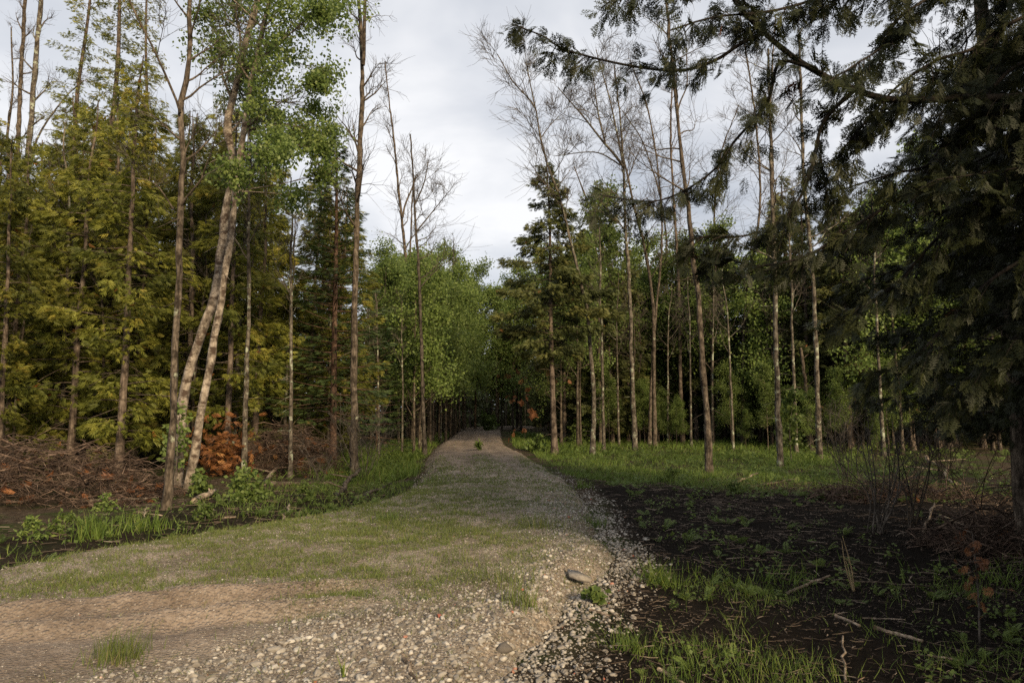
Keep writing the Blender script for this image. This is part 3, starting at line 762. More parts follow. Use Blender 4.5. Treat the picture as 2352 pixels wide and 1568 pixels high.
def cedar_crown(rng, P, H, h0, rmax, nf, T, size, dens_drop=.22, branches_into=None, droop=.35, pw=.75, hue=0.0):
    b = MB(); nb = int((46 + 7 * (H - h0)) * (1 + .45 * (rmax > 2.2)))
    w = []; spec = []
    for k in range(nb):
        u = (k + rng.uniform(0, 1)) / nb
        t = u ** .95; h = h0 + (H - h0) * t
        L = rmax * ((.62 + .38 * sstep(0, .22, t)) * (1 - t) ** pw + .07) * rng.choice([.45, .75, 1.0, 1.25]) * rng.uniform(.8, 1.2)
        az = k * 2.39996 + rng.normal(0, .5)
        if rng.random() < dens_drop: continue
        spec.append((h, L, az, t)); w.append(L ** 1.25 + .08)
    w = np.array(w) / sum(w)
    for (h, L, az, t), wk in zip(spec, w):
        n = max(4, int(nf * wk)); i = np.argmin(np.abs(P[:, 2] - h)); p0 = np.array([P[i, 0], P[i, 1], h])
        o = np.array([math.cos(az), math.sin(az), 0]); lat = np.array([-o[1], o[0], 0])
        rise = rng.uniform(.0, .35); dr = droop * rng.uniform(.5, 1.5)
        f = lambda s: p0 + np.outer(s * L, o) + np.outer(L * (rise * s - dr * s ** 2 + .6 * dr * s ** 3), [0, 0, 1])
        if branches_into is not None:
            branches_into.tube(f(np.linspace(0, .92, 6)), np.linspace(.012 + .006 * L, .004, 6), 3)
        s = rng.beta(2.5, 1.2, n); sg = rng.choice([-1, 1], n)
        off = sg * np.abs(rng.normal(0, .16, n)) * (.35 + L * .35) * (1.15 - s * .6)
        pos = f(s) + np.outer(off, lat) + np.stack([rng.normal(0, .05, n), rng.normal(0, .05, n), rng.normal(-.08, .11, n)], -1)
        dirs = np.outer(rng.uniform(.3, 1.0, n), o) + np.outer(sg * rng.uniform(0, .9, n), lat) + np.outer(rng.uniform(-.75, .15, n), [0, 0, 1])
        clump = rng.normal(0, .14)
        var = np.clip(.42 + hue + clump + rng.normal(0, .14, n) + .22 * (s - .5), 0.02, .93)
        dd = rng.random(n) < .006; var[dd] = 1.0
        add_fronds(b, rng, T, pos, dirs, size * rng.uniform(.65, 1.25, n), var, .35)
    return b

def make_cedar_proto(seed, H, h0, rmax, r0, nf, size, T=FR_MID, mat='cedar', pw=.75, drop=.22, lean=(0, 0), bark='bark_cedar', hue=0.0, droop=.35):
    rng = np.random.default_rng(seed)
    P = trunk_path(rng, H, .10, 16, lean); t = np.linspace(0, 1, 16)
    tb = MB(); tb.tube(resample(P, 30), flare(np.linspace(0, 1, 30), r0, .012), 9); tb.jit(rng, .05)
    dead_sticks(tb, rng, P, .5, H * .6, 44, 1.1)
    cb = cedar_crown(rng, P, H, h0, rmax, nf, T, size, drop, tb, droop, pw, hue)
    return tb.mesh('cedar_trunk', M[bark], True), cb.mesh('cedar_crown', M[mat])
CED = [make_cedar_proto(101, 12.5, 0.9, 1.6, .115, 4200, .24, pw=.5, drop=.42),
       make_cedar_proto(102, 13.5, 1.4, 1.45, .13, 3900, .24, pw=.45, drop=.46),
       make_cedar_proto(103, 10.5, 0.5, 1.6, .10, 4200, .24, pw=.6, drop=.38),
       make_cedar_proto(104, 13.0, 2.0, 1.6, .12, 3800, .25, pw=.45, drop=.48)]
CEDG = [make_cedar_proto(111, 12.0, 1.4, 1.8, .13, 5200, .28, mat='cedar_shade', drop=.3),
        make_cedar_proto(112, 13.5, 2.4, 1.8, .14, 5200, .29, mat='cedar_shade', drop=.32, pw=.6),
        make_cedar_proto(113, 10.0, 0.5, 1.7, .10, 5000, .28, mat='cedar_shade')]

def put_tree(name, protos, k, x, y, sc, rz, label, cat, group=None, parts=('trunk', 'crown'), sz=1.0):
    e = empty(name, (x, y, float(zg(x, y)) - .06), rz, (sc, sc, sc * sz))
    tag(e, label, cat, group)
    for nme, me in zip(parts, protos[k]): link(nme, me, e)
    return e

# ------------------------------------------------------------------ bare and broadleaf trees
def grow(rng, wood, tw, P, rad, start, n, Lr, rmin, levels=3, up=.55, tips=None, side=None, n2=5, n3=4, end=1.0):
    """branches off trunk path P; returns nothing, adds tubes"""
    m = len(P); d = np.concatenate([[0], np.cumsum(np.linalg.norm(np.diff(P, axis=0), axis=1))])
    for k in range(n):
        s = start + (end - start) * (k + rng.uniform(0, .9)) / n
        x = s * d[-1]; i = min(np.searchsorted(d, x) , m - 1)
        p = P[i]; r = max(rmin, np.interp(x, d, rad) * .5)
        az = rng.uniform(0, 6.283)
        if side is not None and rng.random() < .6: az = side + rng.normal(0, .6)
        L = rng.uniform(*Lr) * (1.1 - .6 * (s - start) / (1 - start + 1e-6))
        el = rng.uniform(.35, 1.0)
        dr = np.array([math.cos(az) * math.cos(el), math.sin(az) * math.cos(el), math.sin(el)])
        branch(rng, wood, tw, p, dr, L, r, rmin, levels, up, tips, n2, n3)
def branch(rng, wood, tw, p, dr, L, r, rmin, levels, up, tips, n2, n3):
    ns = 7; pts = [p]; d = dr.copy()
    for _ in range(ns):
        d = d + rng.normal(0, .13, 3) + np.array([0, 0, up * .13]); d /= np.linalg.norm(d)
        pts.append(pts[-1] + d * L / ns)
    Q = np.array(pts)
    (wood if r > .022 else tw).tube(Q, np.linspace(r, rmin, ns + 1), 5 if r > .022 else 3)
    if tips is not None: tips.append(Q[-1])
    if levels <= 1: return
    for j in range(n2):
        s = rng.uniform(.25, .95); i = int(s * ns); q = Q[i] + (Q[i + 1] - Q[i]) * (s * ns - i)
        t_ = Q[i + 1] - Q[i]; t_ /= np.linalg.norm(t_)
        side_ = np.cross(t_, rnd_unit(rng, 1)[0]); side_ /= np.linalg.norm(side_) + 1e-9
        a = rng.uniform(.5, 1.0); dd = t_ * math.cos(a) + side_ * math.sin(a) + [0, 0, .1]; dd /= np.linalg.norm(dd)
        l2 = L * rng.uniform(.35, .75)
        twig(rng, tw, q, dd, l2, max(rmin, r * .45), rmin, up, tips, n3, levels - 1)
def twig(rng, tw, p, d, L, r, rmin, up, tips, n3, levels):
    pts = [p]; 
    for _ in range(4):
        d = d + rng.normal(0, .15, 3) + [0, 0, up * .12]; d = d / np.linalg.norm(d); pts.append(pts[-1] + d * L / 4)
    Q = np.array(pts); tw.tube(Q, np.linspace(max(rmin, r * .8), rmin * .55, 5), 3)
    if tips is not None: tips.append(Q[-1]); tips.append(Q[2])
    if levels <= 1: return
    for j in range(n3):
        s = rng.uniform(.2, .95); i = min(int(s * 4), 3); q = Q[i] + (Q[i + 1] - Q[i]) * (s * 4 - i)
        t_ = Q[i + 1] - Q[i]; t_ /= np.linalg.norm(t_)
        sd = np.cross(t_, rnd_unit(rng, 1)[0]); sd /= np.linalg.norm(sd) + 1e-9
        a = rng.uniform(.5, .95); dd = t_ * math.cos(a) + sd * math.sin(a); l3 = L * rng.uniform(.5, 1.0)
        q2 = q + dd * l3 * .5 + rng.normal(0, .03, 3); q3 = q + dd * l3 + np.array([0, 0, .08 * l3])
        tw.tube(np.array([q, q2, q3]), np.array([rmin * .75, rmin * .6, rmin * .4]), 3)
        if tips is not None: tips.append(q3)

def px_path(pts, Y, rng=None, dev=0.0):
    P = np.array([at(x, y, Y) for x, y in pts])
    if rng is not None and dev:
        P[1:, 1] += np.cumsum(rng.normal(0, dev, len(P) - 1))
        k = P[:, 1] / Y; P[:, 0] *= k; P[:, 2] = CAM_H + (P[:, 2] - CAM_H) * k
    return P
def traced(name, label, cat, pts, w0, w1, bark='bark_grey', ext=0.0, forks=(), seed=0, start=.4, n=14, Lr=(1.2, 2.6), rmin=.007, levels=3, n2=7, n3=4, up=.55,
           leaf=None, side=None, group=None, base_z=-.3, lim_w=None, Y=None, endf=1.0, lobes=0.0):
    """a tree whose stem follows pts (photo pixels); w0,w1 stem widths in pixels at foot and top"""
    rng = np.random.default_rng(seed + 3000)
    if Y is None: Y = gp(pts[0][0], pts[0][1], base_z)[1]
    P = px_path(pts, Y, rng, .10)
    if ext:
        d = P[-1] - P[-2]; d /= np.linalg.norm(d); P = np.vstack([P, P[-1] + d * ext * .5 + [0, 0, .05], P[-1] + d * ext])
    base = P[0].copy(); base[2] = float(zg(base[0], base[1])) - .05; P[0] = base
    P = P - base
    n_ = max(18, int(P[-1, 2] * 2.2)); C = resample(P, n_)
    C[1:] += rng.normal(0, .012, (n_ - 1, 3))
    t = np.linspace(0, 1, n_)
    r0, r1 = .84 * w0 / F * Y / 2, .84 * w1 / F * Y / 2
    rad = r0 * (1 - t) + r1 * t + r0 * .45 * np.exp(-t * 30)
    rad = rad * (1 + .06 * rng.normal(size=n_))
    wood, tw = MB(), MB(); tips = [] if leaf else None
    wood.tube(C, rad, 11); wood.jit(rng, .07)
    dead_sticks(wood, rng, C, .8, C[-1, 2] * start * 1.1, 14, .7)
    grow(rng, wood, tw, C, rad, start, n, Lr, rmin, levels, up, tips, side, n2, n3, endf)
    for (fp, fw0, fw1, fext, fn) in forks:
        Q = px_path(fp, Y) - base
        if fext:
            d = Q[-1] - Q[-2]; d /= np.linalg.norm(d); Q = np.vstack([Q, Q[-1] + d * fext])
        Cq = resample(Q, 14); Cq[1:, 1] += np.linspace(0, rng.normal(0, .5), 13); rq = np.linspace(fw0, fw1, 14) / F * Y / 2
        wood.tube(Cq, rq, 7)
        grow(rng, wood, tw, Cq, rq, .25, fn, (Lr[0] * .7, Lr[1] * .7), rmin, levels, up, tips, None, n2, n3)
    e = empty(name, base); tag(e, label, cat, group)
    link('trunk', wood.mesh('trunk', M[bark], True), e)
    if tw.n: link('crown', tw.mesh('twigs', M['twig'], False), e)
    return e, tips, rng, base, Y

def leaf_cloud(b, rng, pts, per, spread, size, T=LEAF, droop=.5, lo=.1, hi=.95):
    pts = np.asarray(pts); N = len(pts) * per
    pos = np.repeat(pts, per, 0) + rng.normal(0, spread, (N, 3))
    cl = np.repeat(rng.normal(0, .13, len(pts)), per)
    d = rnd_unit(rng, N) + np.array([0, 0, -droop]); nrm = rnd_unit(rng, N) + [0, 0, .5]
    B_ = basis(d, nrm) * (size * rng.uniform(.7, 1.25, N))[:, None, None]
    b.scatter(T[0], T[1], B_, pos, np.clip(.5 + cl + rng.normal(0, .2, N), lo, hi))

# ---- left side, traced
traced('bare_tree', 'tall lichened bare tree at the far left edge, tallest of its pair', 'tree',
       [(29, 1030), (46, 656), (55, 508), (62, 390), (78, 195), (94, 0)], 19, 11, 'bark_pale', 3.5, seed=1, start=.35, n=16, Lr=(1.2, 2.6), base_z=-.35,
       forks=[([(55, 470), (85, 330), (150, 235), (200, 190)], 7, 2, 0, 6)])
traced('bare_tree', 'bare grey tree leaning beside the lichened tree at the far left edge', 'tree',
       [(18, 1020), (20, 700), (39, 390), (45, 234), (55, 40)], 15, 9, 'bark_grey', 3.0, seed=2, start=.35, n=14, Lr=(1.0, 2.2), base_z=-.35,
       forks=[([(35, 420), (12, 330), (18, 200), (8, 80)], 7, 3, 1, 6)])
traced('bare_tree', 'slim spotted bare tree standing in front of the birch', 'tree',
       [(380, 1178), (391, 1052), (398, 920), (404, 744), (411, 612), (416, 469), (420, 351), (414, 254), (434, 156), (436, 0)], 21, 9, 'bark_grey', 3, seed=3, start=.42, n=15, Lr=(.9, 2.0), rmin=.005, base_z=-.35, lobes=1,
       forks=[([(414, 260), (380, 150), (345, 60), (330, 0)], 6, 3, 1, 6), ([(398, 480), (360, 425), (300, 415)], 4, 1.5, 0, 3)])
BY = gp(425, 1128, -.35)[1]
bt, tips, brng, bbase, BY = traced('birch_tree', 'leaning birch with peeling brown bark and green leafy crown', 'tree',
       [(400, 1118), (413, 990), (422, 898), (448, 810), (479, 722), (501, 640), (516, 505), (534, 374), (523, 286), (548, 170), (575, 60), (590, 0)], 29, 13, 'bark_birch', 2.5,
       seed=4, start=.60, n=12, Lr=(1.0, 2.0), rmin=.006, base_z=-.35, Y=BY + .3)
bt2, tips2, brng2, bbase2, BY2 = traced('birch_tree', 'second birch stem leaning alongside, its foot in the ferns', 'tree',
       [(432, 1134), (453, 1008), (466, 920), (488, 810), (505, 700), (516, 637), (542, 439), (551, 365), (585, 150), (620, 0)], 22, 10, 'bark_birch', 2.5,
       seed=5, start=.62, n=10, Lr=(1.0, 2.0), rmin=.006, base_z=-.35)
def clump_crown(tree, base, Y, clumps, seed, mat, per=28, npts=30, size=.086, frm=None, rmin=.006, bark='bark_birch'):
    rng = np.random.default_rng(seed + 70)
    lb, wb = MB(), MB()
    for (cx, cyy, rp) in clumps:
        c = at(cx, cyy, Y) - base; c[1] += rng.normal(0, .9); rr = rp / F * Y
        f0 = frm(c); mid = (f0 + c) / 2 + np.array([0, 0, .15 * np.linalg.norm(c - f0)]) * rng.uniform(-.4, 1)
        Q = resample(np.array([f0, mid, c]), 8); wb.tube(Q, np.linspace(.022, rmin, 8), 4)
        pts = c + rng.normal(0, 1, (npts, 3)) * rr * np.array([.52, .52, .42])
        for p_ in pts[:14]:
            s = rng.integers(3, 8); wb.tube(resample(np.array([Q[s], (Q[s] + p_) / 2 + rng.normal(0, .06, 3), p_]), 4), np.linspace(rmin, rmin * .5, 4), 3)
        leaf_cloud(lb, rng, pts, per, rr * .16 + .03, size)
    link('crown', lb.mesh('birch_crown', M[mat]), tree)
    link('limbs', wb.mesh('birch_limbs', M[bark]), tree)
def trunk_from(base, Y, pts):
    P = np.array([at(x, y, Y) for x, y in pts]) - base
    def f(c):
        i = np.argmin(np.abs(P[:, 2] - (c[2] - .5))); return P[i]
    return f
BP = [(516, 505), (534, 374), (523, 286), (535, 220), (548, 170), (562, 110), (575, 60), (590, 0), (600, -60), (615, -130)]
BP2 = [(542, 439), (551, 365), (560, 300), (572, 225), (585, 150), (605, 70), (620, 0), (635, -80), (650, -150)]
clump_crown(bt, bbase, BY, [(478, 40, 45), (500, 95, 50), (545, 30, 55), (560, 120, 55), (505, 160, 55), (545, 190, 42), (600, 60, 55), (480, -40, 60), (560, -50, 70), (640, -60, 70), (590, 170, 55), (600, 232, 42)],
            1, 'birch_leaf', frm=trunk_from(bbase, BY, BP))
clump_crown(bt2, bbase2, BY2, [(650, 40, 60), (700, 70, 55), (750, 45, 50), (775, 110, 36), (735, 145, 45), (660, 130, 55), (640, 200, 55), (690, 200, 40), (625, 275, 52), (665, 265, 40), (650, 345, 40), (690, 300, 36), (735, 285, 34), (760, 250, 22), (740, 345, 30), (690, 385, 40), (650, 420, 45), (700, 440, 42), (745, 400, 34), (620, 470, 36), (700, -50, 70), (770, -20, 60)],
            2, 'birch_leaf', frm=trunk_from(bbase2, BY2, BP2))
# fir
def make_fir(label, pts, w0, w1, seed, Lmax, h_start, dens=1.0):
    rng = np.random.default_rng(seed + 4000); Y = gp(pts[0][0], pts[0][1], -.3)[1]
    P = px_path(pts, Y); base = P[0].copy(); base[2] = float(zg(base[0], base[1])) - .05; P[0] = base; P -= base
    C = resample(P, 30); t = np.linspace(0, 1, 30); r0, r1 = w0 / F * Y / 2, w1 / F * Y / 2
    tb = MB(); tb.tube(C, flare(t, r0, r1), 10); H = C[-1, 2]
    nb = MB(); h = h_start; k = 0
    TW = tmpl([kite(0, 0, 0, 1.0, .05), kite(.1, 0, .55, .5, .035), kite(.1, 0, -.55, .5, .035), kite(.35, 0, .5, .42, .035), kite(.35, 0, -.5, .42, .035), kite(.6, 0, .45, .32, .03), kite(.6, 0, -.45, .32, .03)])
    while h < H - .1:
        u = (h - h_start) / (H - h_start); nbr = rng.integers(4, 7)
        for j in range(nbr):
            az = j * 6.283 / nbr + rng.uniform(0, 1.0); L = (Lmax * (1 - u) ** .8 + .15) * rng.uniform(.6, 1.15)
            i = np.argmin(np.abs(C[:, 2] - h)); p0 = np.array([C[i, 0], C[i, 1], h + rng.normal(0, .06)])
            o = np.array([math.cos(az), math.sin(az), 0]); lat = np.array([-o[1], o[0], 0]); dz = rng.uniform(-.35, -.05) + .5 * u
            f = lambda s: p0 + np.outer(s * L, o) + np.outer(L * (dz * s + .16 * s * s), [0, 0, 1])
            tb.tube(f(np.linspace(0, 1, 6)), np.linspace(.010 + .008 * L, .004, 6), 4)
            if rng.random() < .18 and u < .45: continue
            n = int((12 + 27 * L) * dens); s = rng.beta(2.2, 1.1, n) ; sg = rng.choice([-1, 1], n); wd = (.10 + .30 * L * (1.15 - s)) 
            q = rng.uniform(0, 1, n); pos = f(s) + np.outer(sg * q * wd, lat) + np.outer(q * wd * .5, o) + np.stack([0 * s, 0 * s, rng.normal(-.04, .035, n) - .22 * q * wd], -1)
            dirs = np.outer(np.full(n, .9), o) + np.outer(sg * rng.uniform(.2, .9, n), lat) + np.outer(rng.uniform(-.5, .1, n), [0, 0, 1])
            add_fronds(nb, rng, [TW], pos, dirs, rng.uniform(.17, .34, n), np.clip(.45 + rng.normal(0, .2, n) + .2 * (s - .5), 0, .97), 1.5)
        h += rng.uniform(.22, .38); k += 1
    e = empty('fir_tree', base); tag(e, label, 'tree')
    link('trunk', tb.mesh('fir_trunk', M['bark_fir'], True), e); link('crown', nb.mesh('fir_crown', M['fir']), e)
make_fir('fir tree with reddish trunk and drooping green branches left of the tall bare tree', [(764, 1072), (767, 832), (771, 612), (773, 483), (773, 335)], 17, 3, 1, 2.1, 1.9)
make_fir('small dark fir with low skirts of branches behind the tall bare tree', [(866, 1040), (868, 900), (870, 780)], 8, 2, 2, 1.7, .4)

traced('bare_tree', 'tall straight bare tree right of the fir, forked at the top', 'tree',
       [(815, 1092), (813, 832), (817, 612), (819, 527), (826, 352), (832, 176), (828, 60), (824, 0)], 21, 8, 'bark_grey', 2.5, seed=6, start=.42, n=20, Lr=(.9, 1.9), rmin=.006,
       forks=[([(834, 150), (841, 70), (848, 0)], 9, 6, 2.0, 8)])
traced('bare_tree', 'bare tree with brown bark leaning left at the verge, behind the dark snag', 'tree',
       [(938, 1010), (936, 830), (936, 659), (925, 527), (916, 439), (903, 308), (892, 220), (885, 154)], 13, 3, 'bark_grey', .4, seed=7, start=.45, n=16, Lr=(1.0, 2.3), rmin=.0105,
       forks=[([(925, 500), (930, 470), (945, 430), (952, 405)], 5, 3, .3, 3)])
traced('bare_tree', 'thin bare stem standing between the brown leaning tree and dark snag', 'tree',
       [(944, 1006), (943, 830), (941, 659), (944, 527), (949, 417)], 9, 3, 'bark_grey', .5, seed=8, start=.45, n=10, Lr=(.8, 2.0), rmin=.009)
traced('dead_snag', 'dark dead snag with broken top beside the road on the left', 'tree',
       [(975, 1046), (969, 832), (962, 612), (955, 527), (949, 395), (942, 308)], 12, 3.5, 'bark_dark', 0, seed=9, start=.5, n=12, Lr=(1.0, 2.4), rmin=.008, side=0.2, endf=.9,
       forks=[([(953, 470), (975, 420), (985, 370)], 4, 2, 0, 3), ([(958, 530), (990, 490), (1030, 440)], 4, 1.5, 0, 7)])
traced('dead_snag', 'thin pole-like snag rising above the far green trees', 'tree',
       [(1040, 975), (1041, 700), (1040, 640), (1043, 545)], 5, 1.5, 'bark_dark', 0, seed=10, start=.6, n=12, Lr=(.5, 1.4), rmin=.012, Y=55, levels=2)

# ---- right side, traced
def traced_cedar(label, pts, w0, h0, rmax, nf, size, seed, mat='cedar', pw=.7, Y=None, T=FR_MID, bark='bark_cedar', drop=.2, base_z=-.3, group=None):
    rng = np.random.default_rng(seed + 5000)
    if Y is None: Y = gp(pts[0][0], pts[0][1], base_z)[1]
    P = px_path(pts, Y); base = P[0].copy(); base[2] = float(zg(base[0], base[1])) - .05; P[0] = base; P -= base
    C = resample(P, 34); t = np.linspace(0, 1, 34); r0 = w0 / F * Y / 2
    tb = MB(); tb.tube(C, flare(t, r0, .012), 12); tb.jit(rng, .05); dead_sticks(tb, rng, C, .8, h0 + 2.5, 30, 1.2)
    cb = cedar_crown(rng, C, C[-1, 2], h0, rmax, nf, T, size, drop, tb, .4, pw)
    e = empty('cedar_tree', base); tag(e, label, 'tree', group)
    link('trunk', tb.mesh('cedar_trunk', M[bark], True), e); link('crown', cb.mesh('cedar_crown', M[mat]), e)
    return e
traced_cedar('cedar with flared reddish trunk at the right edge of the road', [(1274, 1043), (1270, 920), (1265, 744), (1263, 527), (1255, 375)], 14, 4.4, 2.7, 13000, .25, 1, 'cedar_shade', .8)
traced_cedar('cedar trunk with dark bark in the lit stand, nearest the left edge', [(101, 1016), (119, 832), (145, 648), (164, 508), (176, 234), (200, 60), (212, -60), (225, -260)], 17, 3.0, 2.0, 10500, .22, 2, 'cedar', .3, base_z=-.35)
traced_cedar('crooked cedar with bent trunk rising behind the brush pile', [(176, 1022), (190, 880), (206, 788), (222, 700), (228, 639), (238, 469), (254, 312), (270, 156), (275, 0), (280, -160), (288, -380)], 19, 3.0, 2.0, 11000, .22, 3, 'cedar', .3, base_z=-.35)
traced_cedar('tall airy cedar between the crooked cedar and the slim spotted tree', [(318, 1010), (322, 800), (330, 560), (338, 300), (335, 90), (338, -60), (342, -260)], 13, 4.0, 1.6, 7500, .22, 4, 'cedar', .3, base_z=-.35)
traced('bare_tree', 'pale bare tree leaning left over the road beside the flared cedar', 'tree',
       [(1360, 1046), (1364, 920), (1358, 832), (1349, 722), (1325, 612), (1309, 549), (1287, 461), (1261, 387), (1239, 308), (1226, 242), (1182, 193), (1142, 125)], 13, 2, 'bark_pale', 0, seed=21, start=.5, n=18, Lr=(1.2, 2.8), rmin=.0100, n2=8, n3=5, side=3.0,
       forks=[([(1230, 250), (1215, 180), (1205, 120)], 3.5, 1.5, .3, 5), ([(1240, 320), (1270, 280), (1300, 255)], 3, 1, 0, 5)])
traced('bare_tree', 'bare tree with pale lichened trunk and wide forked crown in the grass', 'tree',
       [(1459, 1040), (1454, 920), (1450, 810), (1448, 700), (1443, 612), (1437, 527), (1432, 373), (1424, 264), (1415, 185)], 14, 3, 'bark_pale', .8, seed=22, start=.5, n=16, Lr=(1.2, 2.8), rmin=.0100, n2=8, n3=5,
       forks=[([(1433, 385), (1410, 352), (1388, 325), (1344, 264), (1305, 215)], 7, 2, .8, 10), ([(1390, 328), (1375, 260), (1365, 180)], 5, 2, .6, 8), ([(1432, 375), (1400, 250), (1370, 160)], 5, 2, .5, 8), ([(1425, 380), (1370, 345), (1290, 345)], 4, 1.5, .3, 8)])
traced('bare_tree', 'bare tree with bent stem just behind the wide forked one', 'tree',
       [(1505, 1030), (1502, 880), (1500, 700), (1481, 571), (1459, 483), (1440, 400)], 12, 5, 'bark_grey', 1.5, seed=23, start=.5, n=12, Lr=(1.0, 2.4), rmin=.010, n2=7)
traced('bare_tree', 'tall dark-barked bare tree standing at the edge of the grass and mud', 'tree',
       [(1630, 1092), (1621, 920), (1610, 788), (1604, 678), (1595, 612), (1582, 483), (1566, 373), (1551, 220), (1538, 88), (1529, 0)], 17, 5, 'bark_grey', 2.5, seed=24, start=.45, n=16, Lr=(1.0, 2.4), rmin=.007, n2=5,
       forks=[([(1556, 260), (1562, 235), (1575, 200), (1572, 150)], 4, 2, .4, 4)])
traced('bare_tree', 'reddish trunk in the shade between the forked and the dark-barked tree', 'tree',
       [(1569, 1020), (1563, 880), (1561, 744), (1556, 600), (1545, 420), (1540, 290), (1545, 200)], 11, 4, 'bark_cedar', .8, seed=25, start=.5, n=14, Lr=(1.0, 2.6), rmin=.0105, n2=7)
traced('bare_tree', 'speckled slim tree standing next to the bright green sapling', 'tree',
       [(1792, 1074), (1784, 876), (1781, 744), (1779, 612), (1772, 420), (1766, 200)], 15, 6, 'bark_pale', 1.5, seed=26, start=.45, n=14, Lr=(1.0, 2.2), rmin=.008)
traced('bare_tree', 'slim pale tree at the wood edge right of the green sapling', 'tree',
       [(1882, 1056), (1877, 880), (1870, 700), (1863, 600), (1845, 380), (1838, 150)], 14, 6, 'bark_pale', 1.5, seed=27, start=.45, n=14, Lr=(1.0, 2.2), rmin=.008)
traced('dead_snag', 'short leaning snag with bright broken wood behind the slim pale tree', 'tree',
       [(1866, 1034), (1858, 960), (1847, 854), (1838, 800)], 14, 7, 'bark_grey', 0, seed=28, start=.5, n=4, Lr=(.4, .9), rmin=.008, levels=1)
traced('bare_tree', 'thick grey trunk among the dark cedar boughs at the right edge', 'tree',
       [(2347, 1170), (2335, 964), (2322, 700), (2313, 527), (2296, 395), (2280, 250), (2262, 60)], 40, 28, 'bark_grey', 3, seed=29, start=.5, n=8, Lr=(1.0, 2.4), rmin=.006, base_z=-.3, Y=9.5)
# more bare crowns against the sky on the right
for k, (pts, w0, w1, lab) in enumerate([
    ([(1490, 1012), (1500, 800), (1520, 560), (1512, 400), (1490, 260), (1455, 160)], 9, 2.5, 'bare tree with curved top leaning left behind the bent stem'),
    ([(1705, 1010), (1712, 700), (1745, 480), (1738, 300), (1715, 130), (1700, 40)], 10, 3, 'bare tree seen through the hanging cedar spray, left of its twin'),
    ([(1745, 1012), (1760, 700), (1775, 420), (1770, 250), (1780, 60)], 10, 3, 'bare tree seen through the hanging cedar spray, right of its twin'),
    ([(1660, 1008), (1650, 760), (1640, 520), (1655, 360), (1690, 260)], 9, 2.5, 'bare tree bending right behind the dark-barked tree'),
    ([(1420, 1000), (1418, 810), (1404, 678), (1385, 560), (1352, 470), (1325, 400)], 9, 2.5, 'crooked bare tree leaning left behind the pale leaning tree'),
    ([(1530, 1006), (1528, 800), (1532, 600), (1520, 470), (1478, 330), (1440, 270)], 9, 2.5, 'thin bare tree arching left behind the reddish shaded trunk')]):
    traced('bare_tree', lab, 'tree', pts, w0, w1, 'bark_grey', .6, seed=40 + k, start=.5, n=15, Lr=(1.2, 2.8), rmin=.0105, n2=7, n3=5, Y=38 + 2 * k)

# ------------------------------------------------------------------ forest fill
rng = np.random.default_rng(77)
def poisson(poly_ok, x0, x1, y0, y1, dmin, tries, rng, avoid=()):
    pts = list(avoid); out = []
    for _ in range(tries):
        p = (rng.uniform(x0, x1), rng.uniform(y0, y1))
        if not poly_ok(*p): continue
        if all((p[0] - q[0]) ** 2 + (p[1] - q[1]) ** 2 > dmin ** 2 for q in pts):
            pts.append(p); out.append(p)
    return out
def px_of(x, y): return CX + F * x / y
used = [tuple(o.location[:2]) for o in COL.objects if o.parent is None and o.type == 'EMPTY']
def left_ok(x, y):
    front = 19.0 + max(0, (x + 12) * .35)
    if 610 < px_of(x, y) < 930 and y < 27.5: return False
    return y > front and x < -6.2 - .02 * (y - 20) and px_of(x, y) > -120 and y < front + 13 + .8 * max(0, -6 - x) * .5
pl = poisson(left_ok, -34, -5.5, 17, 46, 1.7, 2600, rng, used)
pl.sort(key=lambda p: p[1])
print('left cedars', len(pl))
def stand_labels(pts, what, zones, tail):
    """zones: (right px limit, phrase); the front tree of each place is counted off from the left, the hidden rows share a phrase"""
    words = 'first second third fourth fifth sixth seventh eighth ninth tenth eleventh twelfth'.split()
    zone = [next((z for z in zones if px_of(*p) < z[0]), zones[-1]) for p in pts]
    lab = [None] * len(pts)
    for z in zones:
        idx = [i for i in range(len(pts)) if zone[i] is z]
        front = []
        for i in sorted(idx, key=lambda i: pts[i][1]):
            if len(front) < 12 and all(abs(px_of(*pts[i]) - px_of(*pts[j])) > 45 for j in front): front.append(i)
        front.sort(key=lambda i: px_of(*pts[i]))
        for n_, i in enumerate(front): lab[i] = f'{what} {z[1]}, {words[n_]} from the left in front'
        for i in idx:
            if lab[i] is None: lab[i] = f'{what} {z[1]}, {tail}'
    return lab
pl = pl[:105]
lab_l = stand_labels(pl, 'yellow-green cedar', [(60, 'at the far left edge'), (370, 'behind the long brush pile'), (560, 'behind the birch stems'), (760, 'between birch and fir'), (3000, 'right of the fir')], 'in the hidden rows')
for (x, y), lab_ in zip(pl, lab_l):
    k = int(rng.integers(4)); px = px_of(x, y)
    tgt = np.interp(px, [0, 90, 200, 300, 450, 560, 660, 760, 900], [330, 290, 150, 90, 230, 210, 290, 400, 560]) + rng.normal(0, 60)
    hm = ((945 - tgt) / F * y + 2.0) / (12.5, 13.5, 10.5, 13.0)[k]
    hm = min(hm, 1.18)
    put_tree('cedar_tree', CED, k, x, y, hm, rng.uniform(0, 6.28), lab_, 'tree', 'cedars of the sunlit stand on the left')
LEFT_POLES = True
